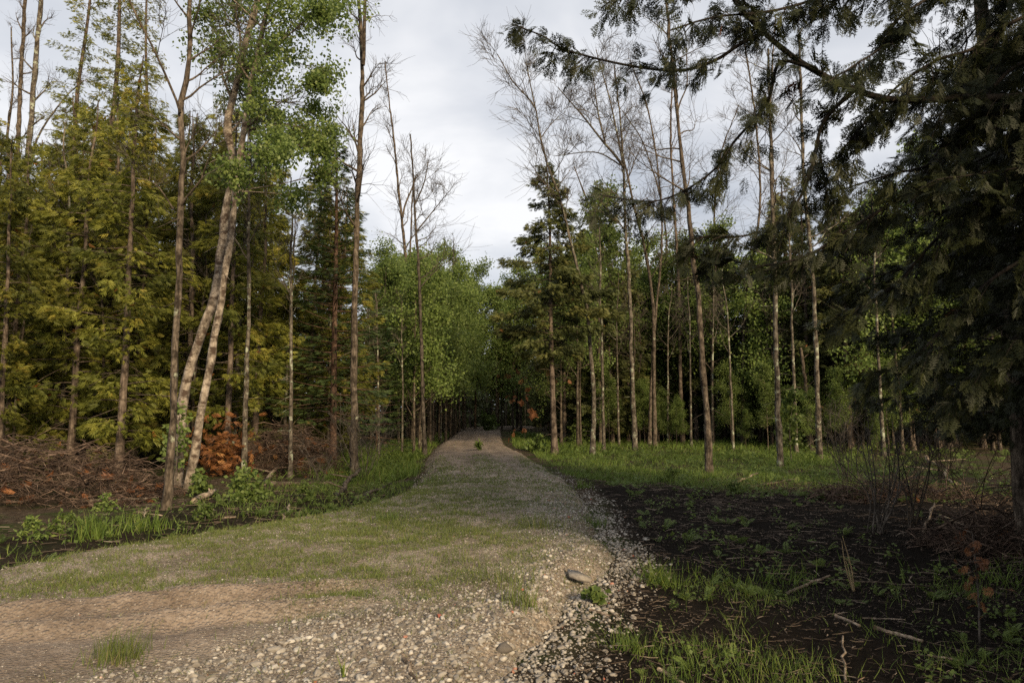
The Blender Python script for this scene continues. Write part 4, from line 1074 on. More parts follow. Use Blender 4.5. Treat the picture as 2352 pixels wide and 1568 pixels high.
# broadleaf prototypes
def make_broad(seed, H, h0, rad, r0, size, per, n=18, bark='bark_grey', mat='broad', narrow=False):
    rng = np.random.default_rng(seed); P = trunk_path(rng, H, .12, 16); C = resample(P, 26); rr = flare(np.linspace(0, 1, 26), r0, .015)
    wood, tips = MB(), []
    wood.tube(C, rr, 8)
    grow(rng, wood, wood, C, rr, h0 / H, n, (rad * .7, rad * 1.4), .006, 3, .7 if narrow else .4, tips, None, 5, 3)
    lb = MB(); tips = np.array(tips); leaf_cloud(lb, rng, tips, per, .20, size)
    return wood.mesh('broadleaf_trunk', M[bark], True), lb.mesh('broadleaf_crown', M[mat])
BRO = [make_broad(201, 11, 2.5, 1.7, .09, .13, 18), make_broad(202, 9, 1.5, 1.4, .07, .13, 18), make_broad(203, 12.5, 4, 1.8, .10, .14, 18), make_broad(204, 9, 2, 1.2, .06, .12, 18, narrow=True)]
def corr_ok(x, y):
    px = px_of(x, y)
    return (x < -3.6 - .03 * (y - 40) and 880 < px) or (x > 3.2 + .0 * y and px < 1210 and y > 45)
pc = poisson(corr_ok, -11, 6, 32, 70, 1.6, 500, rng, used)
pc = pc[:46]
for (x, y), lab_ in zip(pc, stand_labels(pc, 'slender leafy tree', [(1000, 'left of the dark snag'), (1100, 'left of the far road'), (3000, 'right of the far road')], 'in the rows behind')):
    kb = int(rng.integers(4)); tgt = np.interp(px_of(x, y), [860, 960, 1060, 1100, 1180], [590, 600, 650, 690, 640]) + rng.uniform(-10, 60)
    put_tree('broadleaf_tree', BRO, kb, x, y, min(1.5, ((945 - tgt) / F * y + 1.9) / (11, 9, 12.5, 9)[kb]), rng.uniform(0, 6.28), lab_, 'tree', 'leafy trees along the far end of the road')
pe = poisson(lambda x, y: True, -7, 9, 66, 80, 1.7, 120, rng)
pe = pe[:26]
for (x, y), lab_ in zip(pe, stand_labels(pe, 'green leafy tree', [(1100, 'beyond the road end, left part'), (1180, 'beyond the road end, middle'), (3000, 'beyond the road end, right part')], 'hidden row')):
    k = int(rng.integers(4)); put_tree('broadleaf_tree', BRO, k, x, y, rng.uniform(1.15, 1.5), rng.uniform(0, 6.28), lab_, 'tree', 'trees closing the view beyond the road')
# right
def right_ok(x, y):
    px = px_of(x, y)
    front = np.interp(x, [2.4, 4, 7, 11, 15, 18, 30], [34, 38, 42, 42, 37, 31, 34])
    return px < 2420 and y > front and y < front + 17
pr_ = poisson(right_ok, 2.6, 40, 30, 62, 1.65, 1600, rng, used); pr_.sort(key=lambda p: p[1])
print('right', len(pr_), 'corr', len(pc), 'end', len(pe))
pr_ = pr_[:165]
lab_r = stand_labels(pr_, 'KIND', [(1350, 'between road and leaning tree'), (1550, 'behind the forked bare tree'), (1720, 'behind the dark-barked tree'), (1900, 'behind the green sapling'), (3000, 'behind the dark right boughs')], 'in the shaded rows behind')
for (x, y), lab_ in zip(pr_, lab_r):
    if rng.random() < .70:
        put_tree('cedar_tree', CEDG, int(rng.integers(3)), x, y, rng.uniform(.95, 1.3) if px_of(x, y) > 1340 else rng.uniform(.75, .95), rng.uniform(0, 6.28), lab_.replace('KIND', 'dark green cedar'), 'tree', 'cedars of the shaded wood on the right')
    else:
        put_tree('broadleaf_tree', BRO, int(rng.integers(4)), x, y, rng.uniform(.95, 1.3) if px_of(x, y) > 1340 else rng.uniform(.7, .9), rng.uniform(0, 6.28), lab_.replace('KIND', 'leafy tree'), 'tree', 'leafy trees of the shaded wood on the right')
def make_pole(seed, H, r0):
    rg = np.random.default_rng(seed); P = trunk_path(rg, H, .16, 14); C = resample(P, 24); rr = flare(np.linspace(0, 1, 24), r0, .02)
    w, t_ = MB(), MB(); w.tube(C, rr, 8); w.jit(rg, .06); dead_sticks(w, rg, C, .8, H * .6, 18, .8)
    grow(rg, w, t_, C, rr, .5, 10, (.8, 1.9), .009, 3, .6, None, None, 5, 4)
    return w.mesh('pole_trunk', M['bark_pale' if seed % 2 else 'bark_grey'], True), t_.mesh('pole_twigs', M['twig'])
POLE = [make_pole(301, 11.5, .075), make_pole(302, 10, .06), make_pole(303, 12.5, .085)]
pp = poisson(lambda x, y: px_of(x, y) < 2050 and y > np.interp(x, [2.4, 4, 7, 11, 15, 18, 30], [36, 33, 36, 33, 30, 30, 34]), 3.5, 22, 30, 46, 1.5, 90, rng, used)[:30]
for (x, y), lab_ in zip(pp, stand_labels(pp, 'thin pole-like bare tree', [(1400, 'between road and leaning tree'), (1620, 'behind the forked bare tree'), (1800, 'right of the dark-barked tree'), (3000, 'behind the green sapling')], 'in the shade behind')):
    put_tree('bare_tree', POLE, int(rng.integers(3)), x, y, rng.uniform(.8, 1.05), rng.uniform(0, 6.28), lab_, 'tree', 'thin bare trees of the right wood')
pp = poisson(lambda x, y: -40 < px_of(x, y) < 900 and y > 18.2 + max(0, (x + 12) * .35), -17, -6.4, 18, 28, 1.3, 80, rng, used)[:15]
for (x, y), lab_ in zip(pp, stand_labels(pp, 'slim bare trunk', [(60, 'at the far left edge'), (370, 'behind the long brush pile'), (560, 'behind the birch stems'), (760, 'between birch and fir'), (3000, 'right of the fir')], 'deeper in the stand')):
    put_tree('bare_tree', POLE, int(rng.integers(3)), x, y, rng.uniform(.75, 1.05), rng.uniform(0, 6.28), lab_, 'tree', 'slim bare trunks in the left stand')
pp = poisson(lambda x, y: x < -3.4 and 840 < px_of(x, y) < 1060, -12, -3, 27, 55, 1.6, 60, rng, used)[:14]
for (x, y), lab_ in zip(pp, stand_labels(pp, 'thin pole-like bare tree', [(960, 'left of the dark snag'), (3000, 'left of the far road')], 'in the shade behind')):
    put_tree('bare_tree', POLE, int(rng.integers(3)), x, y, rng.uniform(.55, .75), rng.uniform(0, 6.28), lab_, 'tree', 'thin bare trees along the far road')
pu = poisson(lambda x, y: px_of(x, y) < 2100 and y > np.interp(x, [2.4, 4, 7, 11, 15, 18, 30], [40, 38, 39, 36, 32, 30, 32]), 4.5, 24, 30, 47, 1.15, 320, rng)[:66]
for (x, y), lab_ in zip(pu, stand_labels(pu, 'young leafy tree', [(1420, 'behind the leaning tree'), (1560, 'behind the forked bare tree'), (1720, 'behind the dark-barked tree'), (1900, 'behind the green sapling'), (3000, 'behind the dark right boughs')], 'in the undergrowth')):
    put_tree('young_tree', BRO, (1, 3)[int(rng.integers(2))], x, y, rng.uniform(.2, .55), rng.uniform(0, 6.28), lab_, 'tree', 'young leafy trees under the right wood')
# far wood behind, one mass
fw = MB(); fl = MB()
rw = np.random.default_rng(88)
for side in (-1, 0, 1):
    for _ in range((150, 190, 150)[side + 1]):
        y = rw.uniform(50, 80); x = side * rw.uniform(7, .78 * y + 3)
        if side == 0: y = rw.uniform(84, 122); x = rw.uniform(-16, 18)
        h = rw.uniform(8, 12); P = trunk_path(rw, h, .15, 6) + [x, y, -.4]; fw.tube(P, np.linspace(.12, .03, 6), 5)
        n = 52; t = rw.uniform(.02, 1, n); az = rw.uniform(0, 6.283, n); rr = 2.1 * (1 - t) ** .6 * rw.uniform(.3, 1, n) + .2
        pos = np.stack([x + np.cos(az) * rr, y + np.sin(az) * rr, -.3 + h * t], -1)
        add_fronds(fl, rw, FR_LO, pos, np.stack([np.cos(az), np.sin(az), rw.uniform(-.9, .1, n)], -1), rw.uniform(.9, 1.5, n), np.clip(rw.normal(.4, .18, n), 0, .9), .3)
fw_o = empty('distant_forest', (0, 0, 0)); tag(fw_o, 'mass of distant evergreens and trunks deep in the wood', 'forest', kind='stuff')
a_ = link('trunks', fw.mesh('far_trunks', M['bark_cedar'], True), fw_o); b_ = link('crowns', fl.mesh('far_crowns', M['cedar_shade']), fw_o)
a_['kind'] = 'stuff'; b_['kind'] = 'stuff'

# ------------------------------------------------------------------ near cedars on the right
def bough_mesh(rng, C, rad, nfr, size, spread, T=FR_FINE, dropd=.6, hang=.9):
    """stem tube and hanging sprays along path C"""
    st, fo = MB(), MB()
    st.tube(C, rad, 6)
    m = len(C); d = np.concatenate([[0], np.cumsum(np.linalg.norm(np.diff(C, axis=0), axis=1))]); L = d[-1]
    nsub = int(L * 20)
    pos, dirs, sz, var = [], [], [], []
    for k in range(nsub):
        s = rng.uniform(.12, 1); x = s * L; i = min(max(np.searchsorted(d, x), 1), m - 1); p = C[i - 1] + (C[i] - C[i - 1]) * ((x - d[i - 1]) / (d[i] - d[i - 1] + 1e-9))
        t_ = C[i] - C[i - 1]; t_ /= np.linalg.norm(t_)
        lat = np.cross(t_, [0, 0, 1]); lat /= np.linalg.norm(lat) + 1e-9
        sg = rng.choice([-1, 1]); dd = t_ * rng.uniform(.4, 1) + lat * sg * rng.uniform(.2, 1) + np.array([0, 0, rng.uniform(-hang, .15)]); dd /= np.linalg.norm(dd)
        l2 = spread * rng.uniform(.35, 1.1) * (1.1 - .5 * s)
        Q = np.array([p, p + dd * l2 * .5, p + dd * l2 + [0, 0, -.22 * l2]]); Q = resample(Q, 5)
        st.tube(Q, np.linspace(.005, .0015, 5), 3)
        n = max(3, int(nfr * l2 / spread / 2))
        cl = rng.normal(0, .1)
        for j in range(n):
            f = rng.uniform(.1, 1); q = Q[min(4, int(f * 4.99))] + rng.normal(0, .02, 3)
            e_ = dd * rng.uniform(.3, 1) + rnd_unit(rng, 1)[0] * .5 + np.array([0, 0, -rng.uniform(0, dropd)])
            pos.append(q); dirs.append(e_); sz.append(size * rng.uniform(.6, 1.2)); var.append(np.clip(.45 + cl + rng.normal(0, .15), 0, .95) if rng.random() > .0015 else 1)
    add_fronds(fo, rng, T, np.array(pos), np.array(dirs), np.array(sz), np.array(var), .5)
    return st, fo
BN = [0]
def traced_bough(tree, base, pts, Y0, Y1, w0, w1, seed, nfr=12, size=.16, spread=.42, hang=.9, mat='cedar_near_shaded', k_=.80):
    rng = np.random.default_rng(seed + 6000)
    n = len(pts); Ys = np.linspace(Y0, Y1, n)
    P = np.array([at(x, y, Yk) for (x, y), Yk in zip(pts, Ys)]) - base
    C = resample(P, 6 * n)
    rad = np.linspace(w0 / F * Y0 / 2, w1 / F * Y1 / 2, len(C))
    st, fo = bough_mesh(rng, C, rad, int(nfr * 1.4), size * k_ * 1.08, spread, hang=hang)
    o = link('bough', st.mesh('bough', M['bark_limb_shaded'], True), tree)
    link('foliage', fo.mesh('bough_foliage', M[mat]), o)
T1 = np.array([4.6, 4.6, -.3])
tb = MB(); rg = np.random.default_rng(5); P = trunk_path(rg, 12, .08, 16, (.3, .2)); tb.tube(resample(P, 26), flare(np.linspace(0, 1, 26), .19, .03), 12)
near1 = empty('cedar_tree', T1); tag(near1, 'large dark cedar hanging its boughs into the view from the right', 'tree')
link('trunk', tb.mesh('cedar_trunk', M['bark_cedar'], True), near1)
traced_bough(near1, T1, [(2900, 120), (2600, 200), (2352, 222), (2200, 226), (2060, 230), (1960, 205), (1850, 150), (1760, 80), (1690, 5), (1650, -80)], 4.6, 4.4, 26, 10, 1, 12, .17, .5)
traced_bough(near1, T1, [(1750, 78), (1700, 102), (1640, 140), (1560, 162), (1440, 150), (1300, 115), (1250, 85), (1175, 55)], 4.4, 4.6, 9, 3, 2, 9, .15, .26, 1.0)
traced_bough(near1, T1, [(1860, 155), (1790, 145), (1761, 237), (1687, 325), (1643, 387), (1577, 435), (1511, 461), (1450, 459), (1380, 448)], 4.4, 4.9, 9, 3, 3, 11, .15, .36, 1.0)
traced_bough(near1, T1, [(1960, 210), (1891, 281), (1865, 387), (1830, 466), (1773, 523), (1685, 545), (1621, 543), (1570, 560)], 4.5, 5.0, 10, 3, 4, 12, .16, .42)
traced_bough(near1, T1, [(2800, 60), (2352, 236), (2278, 262), (2190, 307), (2102, 422), (2036, 474), (1949, 527), (1861, 584), (1773, 608), (1707, 606), (1640, 575)], 4.6, 5.2, 16, 4, 5, 12, .17, .46)
traced_bough(near1, T1, [(2700, -250), (2352, -120), (2085, 26), (2028, 105), (1970, 145), (1900, 190)], 4.6, 4.2, 14, 4, 6, 14, .17, .5)
traced_bough(near1, T1, [(2500, -320), (2200, -180), (1960, -40), (1800, 20), (1640, 40), (1540, 70)], 4.6, 4.3, 14, 4, 7, 14, .17, .5)
traced_bough(near1, T1, [(2100, -220), (1850, -140), (1650, -60), (1500, -30), (1415, -8)], 4.5, 4.3, 12, 3, 8, 12, .16, .36)
traced_bough(near1, T1, [(2700, 300), (2352, 400), (2240, 470), (2140, 560), (2060, 650), (1990, 700), (1930, 730)], 4.6, 5.4, 14, 4, 9, 13, .18, .5)
traced_bough(near1, T1, [(2800, 500), (2450, 560), (2280, 640), (2160, 760), (2090, 830), (2010, 860)], 4.6, 5.6, 14, 4, 10, 13, .18, .5)
traced_bough(near1, T1, [(2700, -60), (2352, 40), (2240, 110), (2150, 140), (2060, 200), (1980, 290), (1930, 350)], 4.6, 4.6, 14, 4, 11, 14, .18, .5)
traced_bough(near1, T1, [(2700, 100), (2400, 130), (2290, 190), (2200, 330), (2130, 380), (2050, 400), (1950, 430)], 4.6, 4.9, 14, 4, 12, 14, .18, .5)
traced_bough(near1, T1, [(2900, 700), (2500, 690), (2352, 760), (2240, 860), (2180, 930)], 4.6, 5.4, 14, 4, 13, 12, .18, .5)
# other near cedars (dense boughs built once, copied)
BOUGH = []
for k in range(5):
    rg = np.random.default_rng(400 + k); L = 2.3
    s = np.linspace(0, 1, 12); C = np.stack([L * s, .15 * np.sin(3 * s + k) * s, L * (.10 * s - .34 * s ** 2 + .12 * s ** 3)], -1)
    st, fo = bough_mesh(rg, C, np.linspace(.022, .004, 12), 20, .135, .5, T=FR_FINE)
    BOUGH.append((st.mesh('bough', M['bark_limb_shaded'], True), fo.mesh('bough_foliage', M['cedar_near_shaded'])))
def near_cedar(label, x, y, H, nb, seed, h0=1.0, r0=.075, sc=1.0, azr=None):
    rg = np.random.default_rng(seed + 800); z0 = float(zg(x, y)) - .05
    tb = MB(); P = trunk_path(rg, H, .08, 16); tb.tube(resample(P, 26), flare(np.linspace(0, 1, 26), r0, .02), 10); dead_sticks(tb, rg, P, .4, 3.5, 36, 1.4)
    e = empty('cedar_tree', (x, y, z0)); tag(e, label, 'tree'); link('trunk', tb.mesh('cedar_trunk', M['bark_cedar'], True), e)
    for k in range(nb):
        t = (k + rg.random()) / nb; h = h0 + (H - h0) * t ** 1.1; i = np.argmin(np.abs(P[:, 2] - h))
        s = sc * (1.0 * (1 - t) ** .6 + .25) * rg.uniform(.75, 1.15); az = k * 2.4 + rg.normal(0, .4) if azr is None else rg.uniform(*azr)
        st, fo = BOUGH[int(rg.integers(5))]
        o = link('bough', st, e, (P[i, 0], P[i, 1], h), (rg.normal(0, .2), rg.normal(-.05, .15), az), s)
        link('foliage', fo, o)
rg = np.random.default_rng(4242)
for k in range(70):
    h = rg.uniform(3.1, 9.5); st, fo = BOUGH[int(rg.integers(5))]
    o = link('bough', st, near1, (.3 * h / 12, .2 * h / 12, h), (rg.normal(0, .2), rg.normal(.0, .15), (rg.uniform(.35, 1.35) * math.pi if k < 44 else rg.uniform(-.55, .3) * math.pi)), rg.uniform(.65, 1.1) * (1.1 - .05 * h))
    link('foliage', fo, o)
for k in range(16):
    h = rg.uniform(4.2, 9.0); st, fo = BOUGH[int(rg.integers(5))]
    o = link('bough', st, near1, (.3 * h / 12, .2 * h / 12, h), (rg.normal(0, .2), rg.normal(.1, .15), rg.uniform(.5, 1.0) * math.pi), rg.uniform(.7, 1.0))
    link('foliage', fo, o)
near_cedar('dark cedar deep in shade at the right edge, behind the hanging boughs', 7.3, 8.6, 11, 70, 1, 2.2, sc=.9)
near_cedar('dark cedar beyond the bare shrub stems on the right', 8.6, 11.8, 11, 54, 2, 1.8, sc=.85)
near_cedar('dark cedar at the wood edge between shrub stems and slim pale tree', 12.3, 15.4, 11, 54, 3, 1.2, sc=.85)
near_cedar('dark cedar standing right of the thick grey trunk', 9.0, 9.9, 11, 50, 4, 1.3)
# unseen cedars beside and behind the viewer, closing and shading the wood on the right
near_cedar('dark cedar just outside the picture on the right, nearest the viewer', 7.0, 3.6, 11, 44, 6, 1.6)
near_cedar('dark cedar just outside the picture on the right, behind the nearest', 8.2, 6.0, 12, 44, 7, 1.2)

for k, (x, y, lab) in enumerate([(19.0, 10.5, 'unseen cedar added to shade the right side, farthest from the road'), (11.0, 5.2, 'unseen cedar added to shade the right side, in its second row'), (7.8, 0.2, 'unseen cedar added for shade behind the viewer on the right, closest to the road'), (9.8, 1.8, 'unseen cedar added for shade behind the viewer on the right, second'), (12.5, -.8, 'unseen cedar added for shade behind the viewer on the right, third'), (8.7, 2.8, 'unseen cedar added for shade behind the viewer, in the middle row'), (10.6, 3.4, 'unseen cedar added for shade behind the viewer, in the right row'), (11.6, .6, 'unseen cedar added for shade behind the viewer, in the back row'), (15.5, -4.0, 'cedar outside the picture behind the viewer on the right, farthest')]):
    put_tree('cedar_tree', CEDG, k % 3, x, y, 1.1, k * 1.3, lab, 'tree')  # unseen trees added to block the sun and shade the right side

# ------------------------------------------------------------------ brush piles, logs and sticks
def stick_mesh(rng, L, r, bend=.15, sides=5, n=7, forked=True, mat='brush', cap=False):
    b = MB(); s = np.linspace(-.5, .5, n)
    c1, c2 = rng.normal(0, bend, 2)
    P = np.stack([s, c1 * (s * s * 4 - .5) * .5 + .03 * rng.normal(size=n), c2 * (s * s * 4 - .5) * .5 + .02 * rng.normal(size=n)], -1) * L
    rad = np.linspace(r, r * .35, n); b.tube(P, rad, sides, .5, cap)
    if forked:
        for _ in range(rng.integers(1, 4)):
            i = rng.integers(2, n - 1); d = P[i] - P[i - 1]; d /= np.linalg.norm(d); a = rnd_unit(rng, 1)[0]; a -= d * (a @ d)
            l2 = L * rng.uniform(.15, .4); Q = np.array([P[i], P[i] + (d + a * .7) * l2 * .5, P[i] + (d + a * .5) * l2 + rng.normal(0, .05, 3) * l2])
            b.tube(Q, np.linspace(rad[i] * .6, r * .15, 3), 4)
    return b
rng = np.random.default_rng(91)
STICK = [stick_mesh(rng, 1.0, rng.uniform(.007, .013), .16).mesh('stick', M['brush'], True) for _ in range(14)]
def brush_pile(label, cx, cy, wx, wy, hh, nb, nt, seed, dead_n=0, dead_at=(0, 0, 0)):
    rg = np.random.default_rng(seed + 1200); z0 = float(zg(cx, cy))
    e = empty('brush_pile', (cx, cy, z0)); tag(e, label, 'brush pile')
    def top(x, y): return hh * np.clip(1 - (x / wx) ** 2 - (y / wy) ** 2, 0, 1) ** .6
    for k in range(nb):
        x, y = rg.uniform(-wx, wx) * .92, rg.uniform(-wy, wy) * .85; z = top(x, y) * rg.uniform(.35, 1.05) + .05
        L = rg.uniform(.7, 2.2) * min(1, .45 + wx / 5); el = rg.normal(0, .22)
        link('branch', STICK[int(rg.integers(14))], e, (x, y, max(z, .06 + abs(math.sin(el)) * L * .4)), (rg.uniform(0, 6), el, rg.normal(0, .9)), (L, L * rg.uniform(.8, 1.5), L * rg.uniform(.8, 1.5)))
    b = MB()
    for k in range(nt):
        x, y = rg.uniform(-wx, wx), rg.uniform(-wy, wy); z = top(x, y) * rg.uniform(.15, 1.12) + .04
        L = rg.uniform(.25, 1.1); a = rg.normal(0, 1.0); el = rg.normal(0, .35) + (.6 if rg.random() < .12 else 0); d = np.array([math.cos(a) * math.cos(el), math.sin(a) * math.cos(el), math.sin(el)])
        p = np.array([x, y, z]); c = rg.normal(0, .12, 3) * L
        b.tube(np.array([p - d * L / 2, p + c, p + d * L / 2 + [0, 0, -.1 * L]]), np.array([.006, .0045, .002]) * rg.uniform(.7, 1.4), 3)
    link('twigs', b.mesh('brush_twigs', M['brush']), e)['kind'] = 'stuff'
    f = MB(); n = int(34 * wx * wy * hh) + dead_n
    x, y = rg.uniform(-wx, wx, n), rg.uniform(-wy, wy, n); z = top(x, y) * rg.uniform(.1, .95, n) + .03
    if dead_n:
        x[:dead_n] = dead_at[0] + rg.normal(0, .42, dead_n); y[:dead_n] = dead_at[1] + rg.normal(0, .35, dead_n); z[:dead_n] = np.abs(rg.normal(dead_at[2], .42, dead_n))
    add_fronds(f, rg, FR_MID, np.stack([x, y, z], -1), np.stack([rg.normal(0, 1, n), rg.normal(0, 1, n), rg.normal(-.3, .4, n)], -1), rg.uniform(.15, .32, n), np.clip(rg.normal(.35, .25, n), 0, 1), .4)
    link('dead_foliage', f.mesh('dead_foliage', M['rust' if dead_n else 'dead']), e)['kind'] = 'stuff'
pA = gp(150, 1172, -.35)
brush_pile('long pile of cut brown brush and branches left of the slim spotted tree', pA[0] - 1.5, pA[1] + 1.2, 2.9, 1.35, 1.2, 130, 2200, 1)
pB = gp(640, 1100, -.35)
brush_pile('shorter pile of cut brush with orange dead foliage right of the birch', pB[0] - .1, pB[1] + .9, 1.8, 1.0, 1.45, 90, 1500, 2, 460, (-1.6, -.9, .75))

brush_pile('dark heap of dead branches in the thicket at the right edge', 7.2, 9.9, 1.1, .8, .5, 24, 900, 3)
brush_pile('low scatter of cut branches at the wood edge right of the sapling', 8.6, 15.6, 1.7, .7, .28, 20, 700, 4)
LOGS = {}
def log(name, label, p0, p1, w, mat='wood', zoff=None, seed=0, bend=.06, lift0=0., lift1=0., cat='branch', z=-.25):
    """a stick or log lying between two photo points"""
    rg = np.random.default_rng(seed + 2000)
    a, b_ = gp(*p0, z), gp(*p1, z)
    a[2] = float(surf(a[0], a[1])) + lift0; b_[2] = float(surf(b_[0], b_[1])) + lift1
    c = (a + b_) / 2; L = np.linalg.norm(b_ - a); r = w / F * c[1] / 2
    a[2] += r * .7; b_[2] += r * .7
    n = 9; s = np.linspace(0, 1, n); P = a + (b_ - a) * s[:, None] + rg.normal(0, bend * .25, (n, 3)) * L * np.array([1, 1, .25]) * np.sin(s * math.pi)[:, None]
    if lift0 == 0 and lift1 == 0: P[:, 2] = np.maximum(P[:, 2], surf(P[:, 0], P[:, 1]) + r * .5)
    m = MB(); m.tube(P - c, r * np.linspace(1.1, .75, n) * (1 + .08 * rg.normal(size=n)), 8, .5, True)
    for _ in range(2):
        i = rg.integers(2, n - 2); d = rnd_unit(rg, 1)[0]; d[2] = abs(d[2]) * .5; m.tube(np.array([P[i] - c, P[i] - c + d * L * .08, P[i] - c + d * L * .14]), np.array([r * .45, r * .35, r * .2]), 5)
    return tag(link(name, m.mesh(name, M[mat], True), None, c), label, cat)
log('log', 'pale barkless log below the birch stems', (446, 1172), (492, 1150), 14, seed=1, z=-.4, lift0=.03, lift1=.1, cat='log')
log('stick', 'pale forked stick propped at the road edge below the brush', (648, 1192), (664, 1168), 6, seed=2, z=-.35, lift1=.12)
log('stick', 'small bleached stick lying on the left road edge', (512, 1192), (542, 1188), 5, seed=3, z=-.3)
log('log', 'mossy broken log slanting at the foot of the tall bare tree', (768, 1140), (826, 1100), 11, 'bark_grey', seed=4, z=-.35, lift1=.30, cat='log')
log('log', 'split branch slanting out of the shorter brush pile', (606, 1116), (666, 1070), 8, 'wood', seed=5, z=-.35, lift1=.55)
log('log', 'long dark log lying in front of the shorter brush pile', (620, 1118), (770, 1112), 9, 'bark_grey', seed=6, z=-.35, cat='log')
log('log', 'dark fallen branch on the ditch edge right of the brush', (800, 1142), (905, 1102), 8, 'bark_dark', seed=7, z=-.3, cat='log')
log('log', 'straight pole lying in the ditch before the long brush pile, upper one', (190, 1170), (360, 1165), 6, 'bark_grey', seed=8, z=-.35, lift0=.1, lift1=.12)
log('log', 'straight pole lying in the ditch before the long brush pile, lower one', (228, 1176), (352, 1167), 7, 'bark_dark', seed=9, z=-.35)
log('stick', 'curved twig poking from the ditch beside the slim tree foot', (318, 1188), (372, 1196), 4, 'wood', seed=10, z=-.35)
log('log', 'brown log end poking in at the left picture edge', (-60, 1122), (86, 1152), 11, 'brush', seed=11, z=-.35, lift0=.35, lift1=.15, cat='log')
log('stick', 'pale grey stick lying in the gravel at the bottom edge', (926, 1502), (962, 1572), 9, seed=12, z=.03, bend=.1)
log('stick', 'short stick at the bottom edge on the black soil', (1512, 1540), (1580, 1568), 9, seed=13, z=-.22, bend=.03)
log('stick', 'thick bleached stick on the soil near the gravel corner', (1355, 1420), (1400, 1430), 7, seed=14, z=-.2)
log('stick', 'thin arched twig beside the thick bleached stick', (1395, 1425), (1452, 1460), 2.5, seed=15, z=-.2, lift0=.05)
log('stick', 'long dark stick at the foot of the gravel corner', (1340, 1438), (1462, 1452), 4, 'bark_dark', seed=16, z=-.2)
log('stick', 'weathered grey branch arching on the soil below the lush grass', (1680, 1112), (1740, 1098), 5, seed=17, z=-.3, lift1=.08)
log('stick', 'long arched dark branch on the soil edge of the lush grass', (1722, 1118), (1832, 1108), 5, 'bark_grey', seed=18, z=-.3, lift0=.02, lift1=.05)
log('stick', 'split pale branch lying in the middle of the black soil', (1808, 1352), (1906, 1326), 7, seed=19, z=-.3, lift1=.05)
log('stick', 'pale wood splinter near the bottom right, left of its neighbour', (1920, 1424), (1975, 1448), 8, seed=20, z=-.3)
log('stick', 'long pale splintered wood near the bottom right, largest of them', (2008, 1446), (2120, 1470), 9, seed=21, z=-.3)
log('stick', 'thin straight whitish twig above the splintered wood', (1980, 1420), (2080, 1428), 3.5, seed=22, z=-.3, lift1=.04)
log('stick', 'short pale stick lying at the bottom right edge of the litter', (2130, 1506), (2206, 1512), 5, seed=23, z=-.3)
log('stick', 'upright forked grey twig at the bottom edge among litter', (1942, 1568), (1938, 1500), 5, seed=24, z=-.3, lift1=.1)
log('stick', 'leaning pale stick on the litter under the bare shrub', (2120, 1218), (2148, 1176), 5, seed=25, z=-.3, lift1=.12)
log('log', 'grey broken log slanting in the litter right of the shrub', (2230, 1210), (2292, 1260), 10, seed=26, z=-.3, lift0=.15, cat='log')
log('stick', 'splintered wood bundle lying left of the slanting grey log', (2160, 1192), (2240, 1218), 7, seed=27, z=-.3, lift0=.05)
log('log', 'pale torn wood glowing in the dark thicket at the right', (2128, 1060), (2196, 1112), 9, seed=28, z=-.3, lift0=.15, cat='log')
log('stick', 'long twig lying across the litter at the bottom right corner', (2180, 1330), (2360, 1322), 3, 'bark_grey', seed=29, z=-.3, lift0=.05, lift1=.22)
log('stick', 'thin horizontal branch crossing the litter beside the dry stalk', (1950, 1340), (2140, 1352), 4, 'bark_grey', seed=30, z=-.3, lift0=.06, lift1=.05)
log('stick', 'white twig standing in the ditch at the slim tree', (330, 1216), (336, 1198), 3, seed=31, z=-.35, lift1=.2)

# twigs and leaf litter on the forest floor
lt = MB(); rng = np.random.default_rng(95)
def litter(x, y, L, r):
    for k in range(len(x)):
        a = rng.uniform(0, 6.283); d = np.array([math.cos(a), math.sin(a), rng.normal(0, .10)]); l_ = L * rng.uniform(.3, 1.2) ; z = float(zs[k]) + .015 + rng.random() * .03
        p = np.array([x[k], y[k], z]); c = rng.normal(0, .10, 3) * l_ * [1, 1, .3]
        lt.tube(np.array([p - d * l_ / 2, p + c, p + d * l_ / 2]), np.array([r, r * .9, r * .5]) * rng.uniform(.5, 1.5), 3, float(np.clip(rng.beta(2, 2), 0, .97)))
for (x0, x1, y0, y1, dens, L, r, fn) in (
    (0, 9, 2.6, 8, 100, .13, .0032, lambda x, y, l, r: x > r + .25), (1, 15, 8, 19, 40, .26, .0065, lambda x, y, l, r: x > r + .35),
    (-14, -3, 7.5, 20, 20, .35, .007, lambda x, y, l, r: (x < l - .25) & (x > l - 5))):
    x, y = scat(rng, x0, x1, y0, y1, dens); l, r_ = road_x(y)
    ok = fn(x, y, l, r_) & in_view(x, y) & (rng.random(len(x)) < .35 + .65 * sstep(.35, .6, fbm(x * .8, y * .8, 97))); x, y = x[ok], y[ok]; zs = zg(x, y)
    litter(x, y, L, r)
# chips and dead leaves
for (x0, x1, y0, y1, dens, s) in ((0, 9, 2.6, 8, 620, .022), (1, 15, 8, 19, 150, .038), (-14, -3, 7.5, 20, 45, .05)):
    x, y = scat(rng, x0, x1, y0, y1, dens); l, r_ = road_x(y); ok = ((x > r_ + .2) | (x < l - .2)) & in_view(x, y) & (rng.random(len(x)) < sstep(.3, .6, fbm(x * .9, y * .9, 98))); x, y = x[ok], y[ok]; N = len(x)
    d = np.stack([rng.normal(size=N), rng.normal(size=N), rng.normal(0, .25, N)], -1)
    B_ = basis(d, np.stack([rng.normal(0, .4, N), rng.normal(0, .4, N), np.ones(N)], -1)) * (s * rng.uniform(.5, 1.4, N))[:, None, None]
    lt.scatter(LEAF_N[0], LEAF_N[1], B_, np.stack([x, y, zg(x, y) + .012], -1), np.clip(rng.beta(1.6, 2, N), 0, 1))
print('litter verts', lt.n)
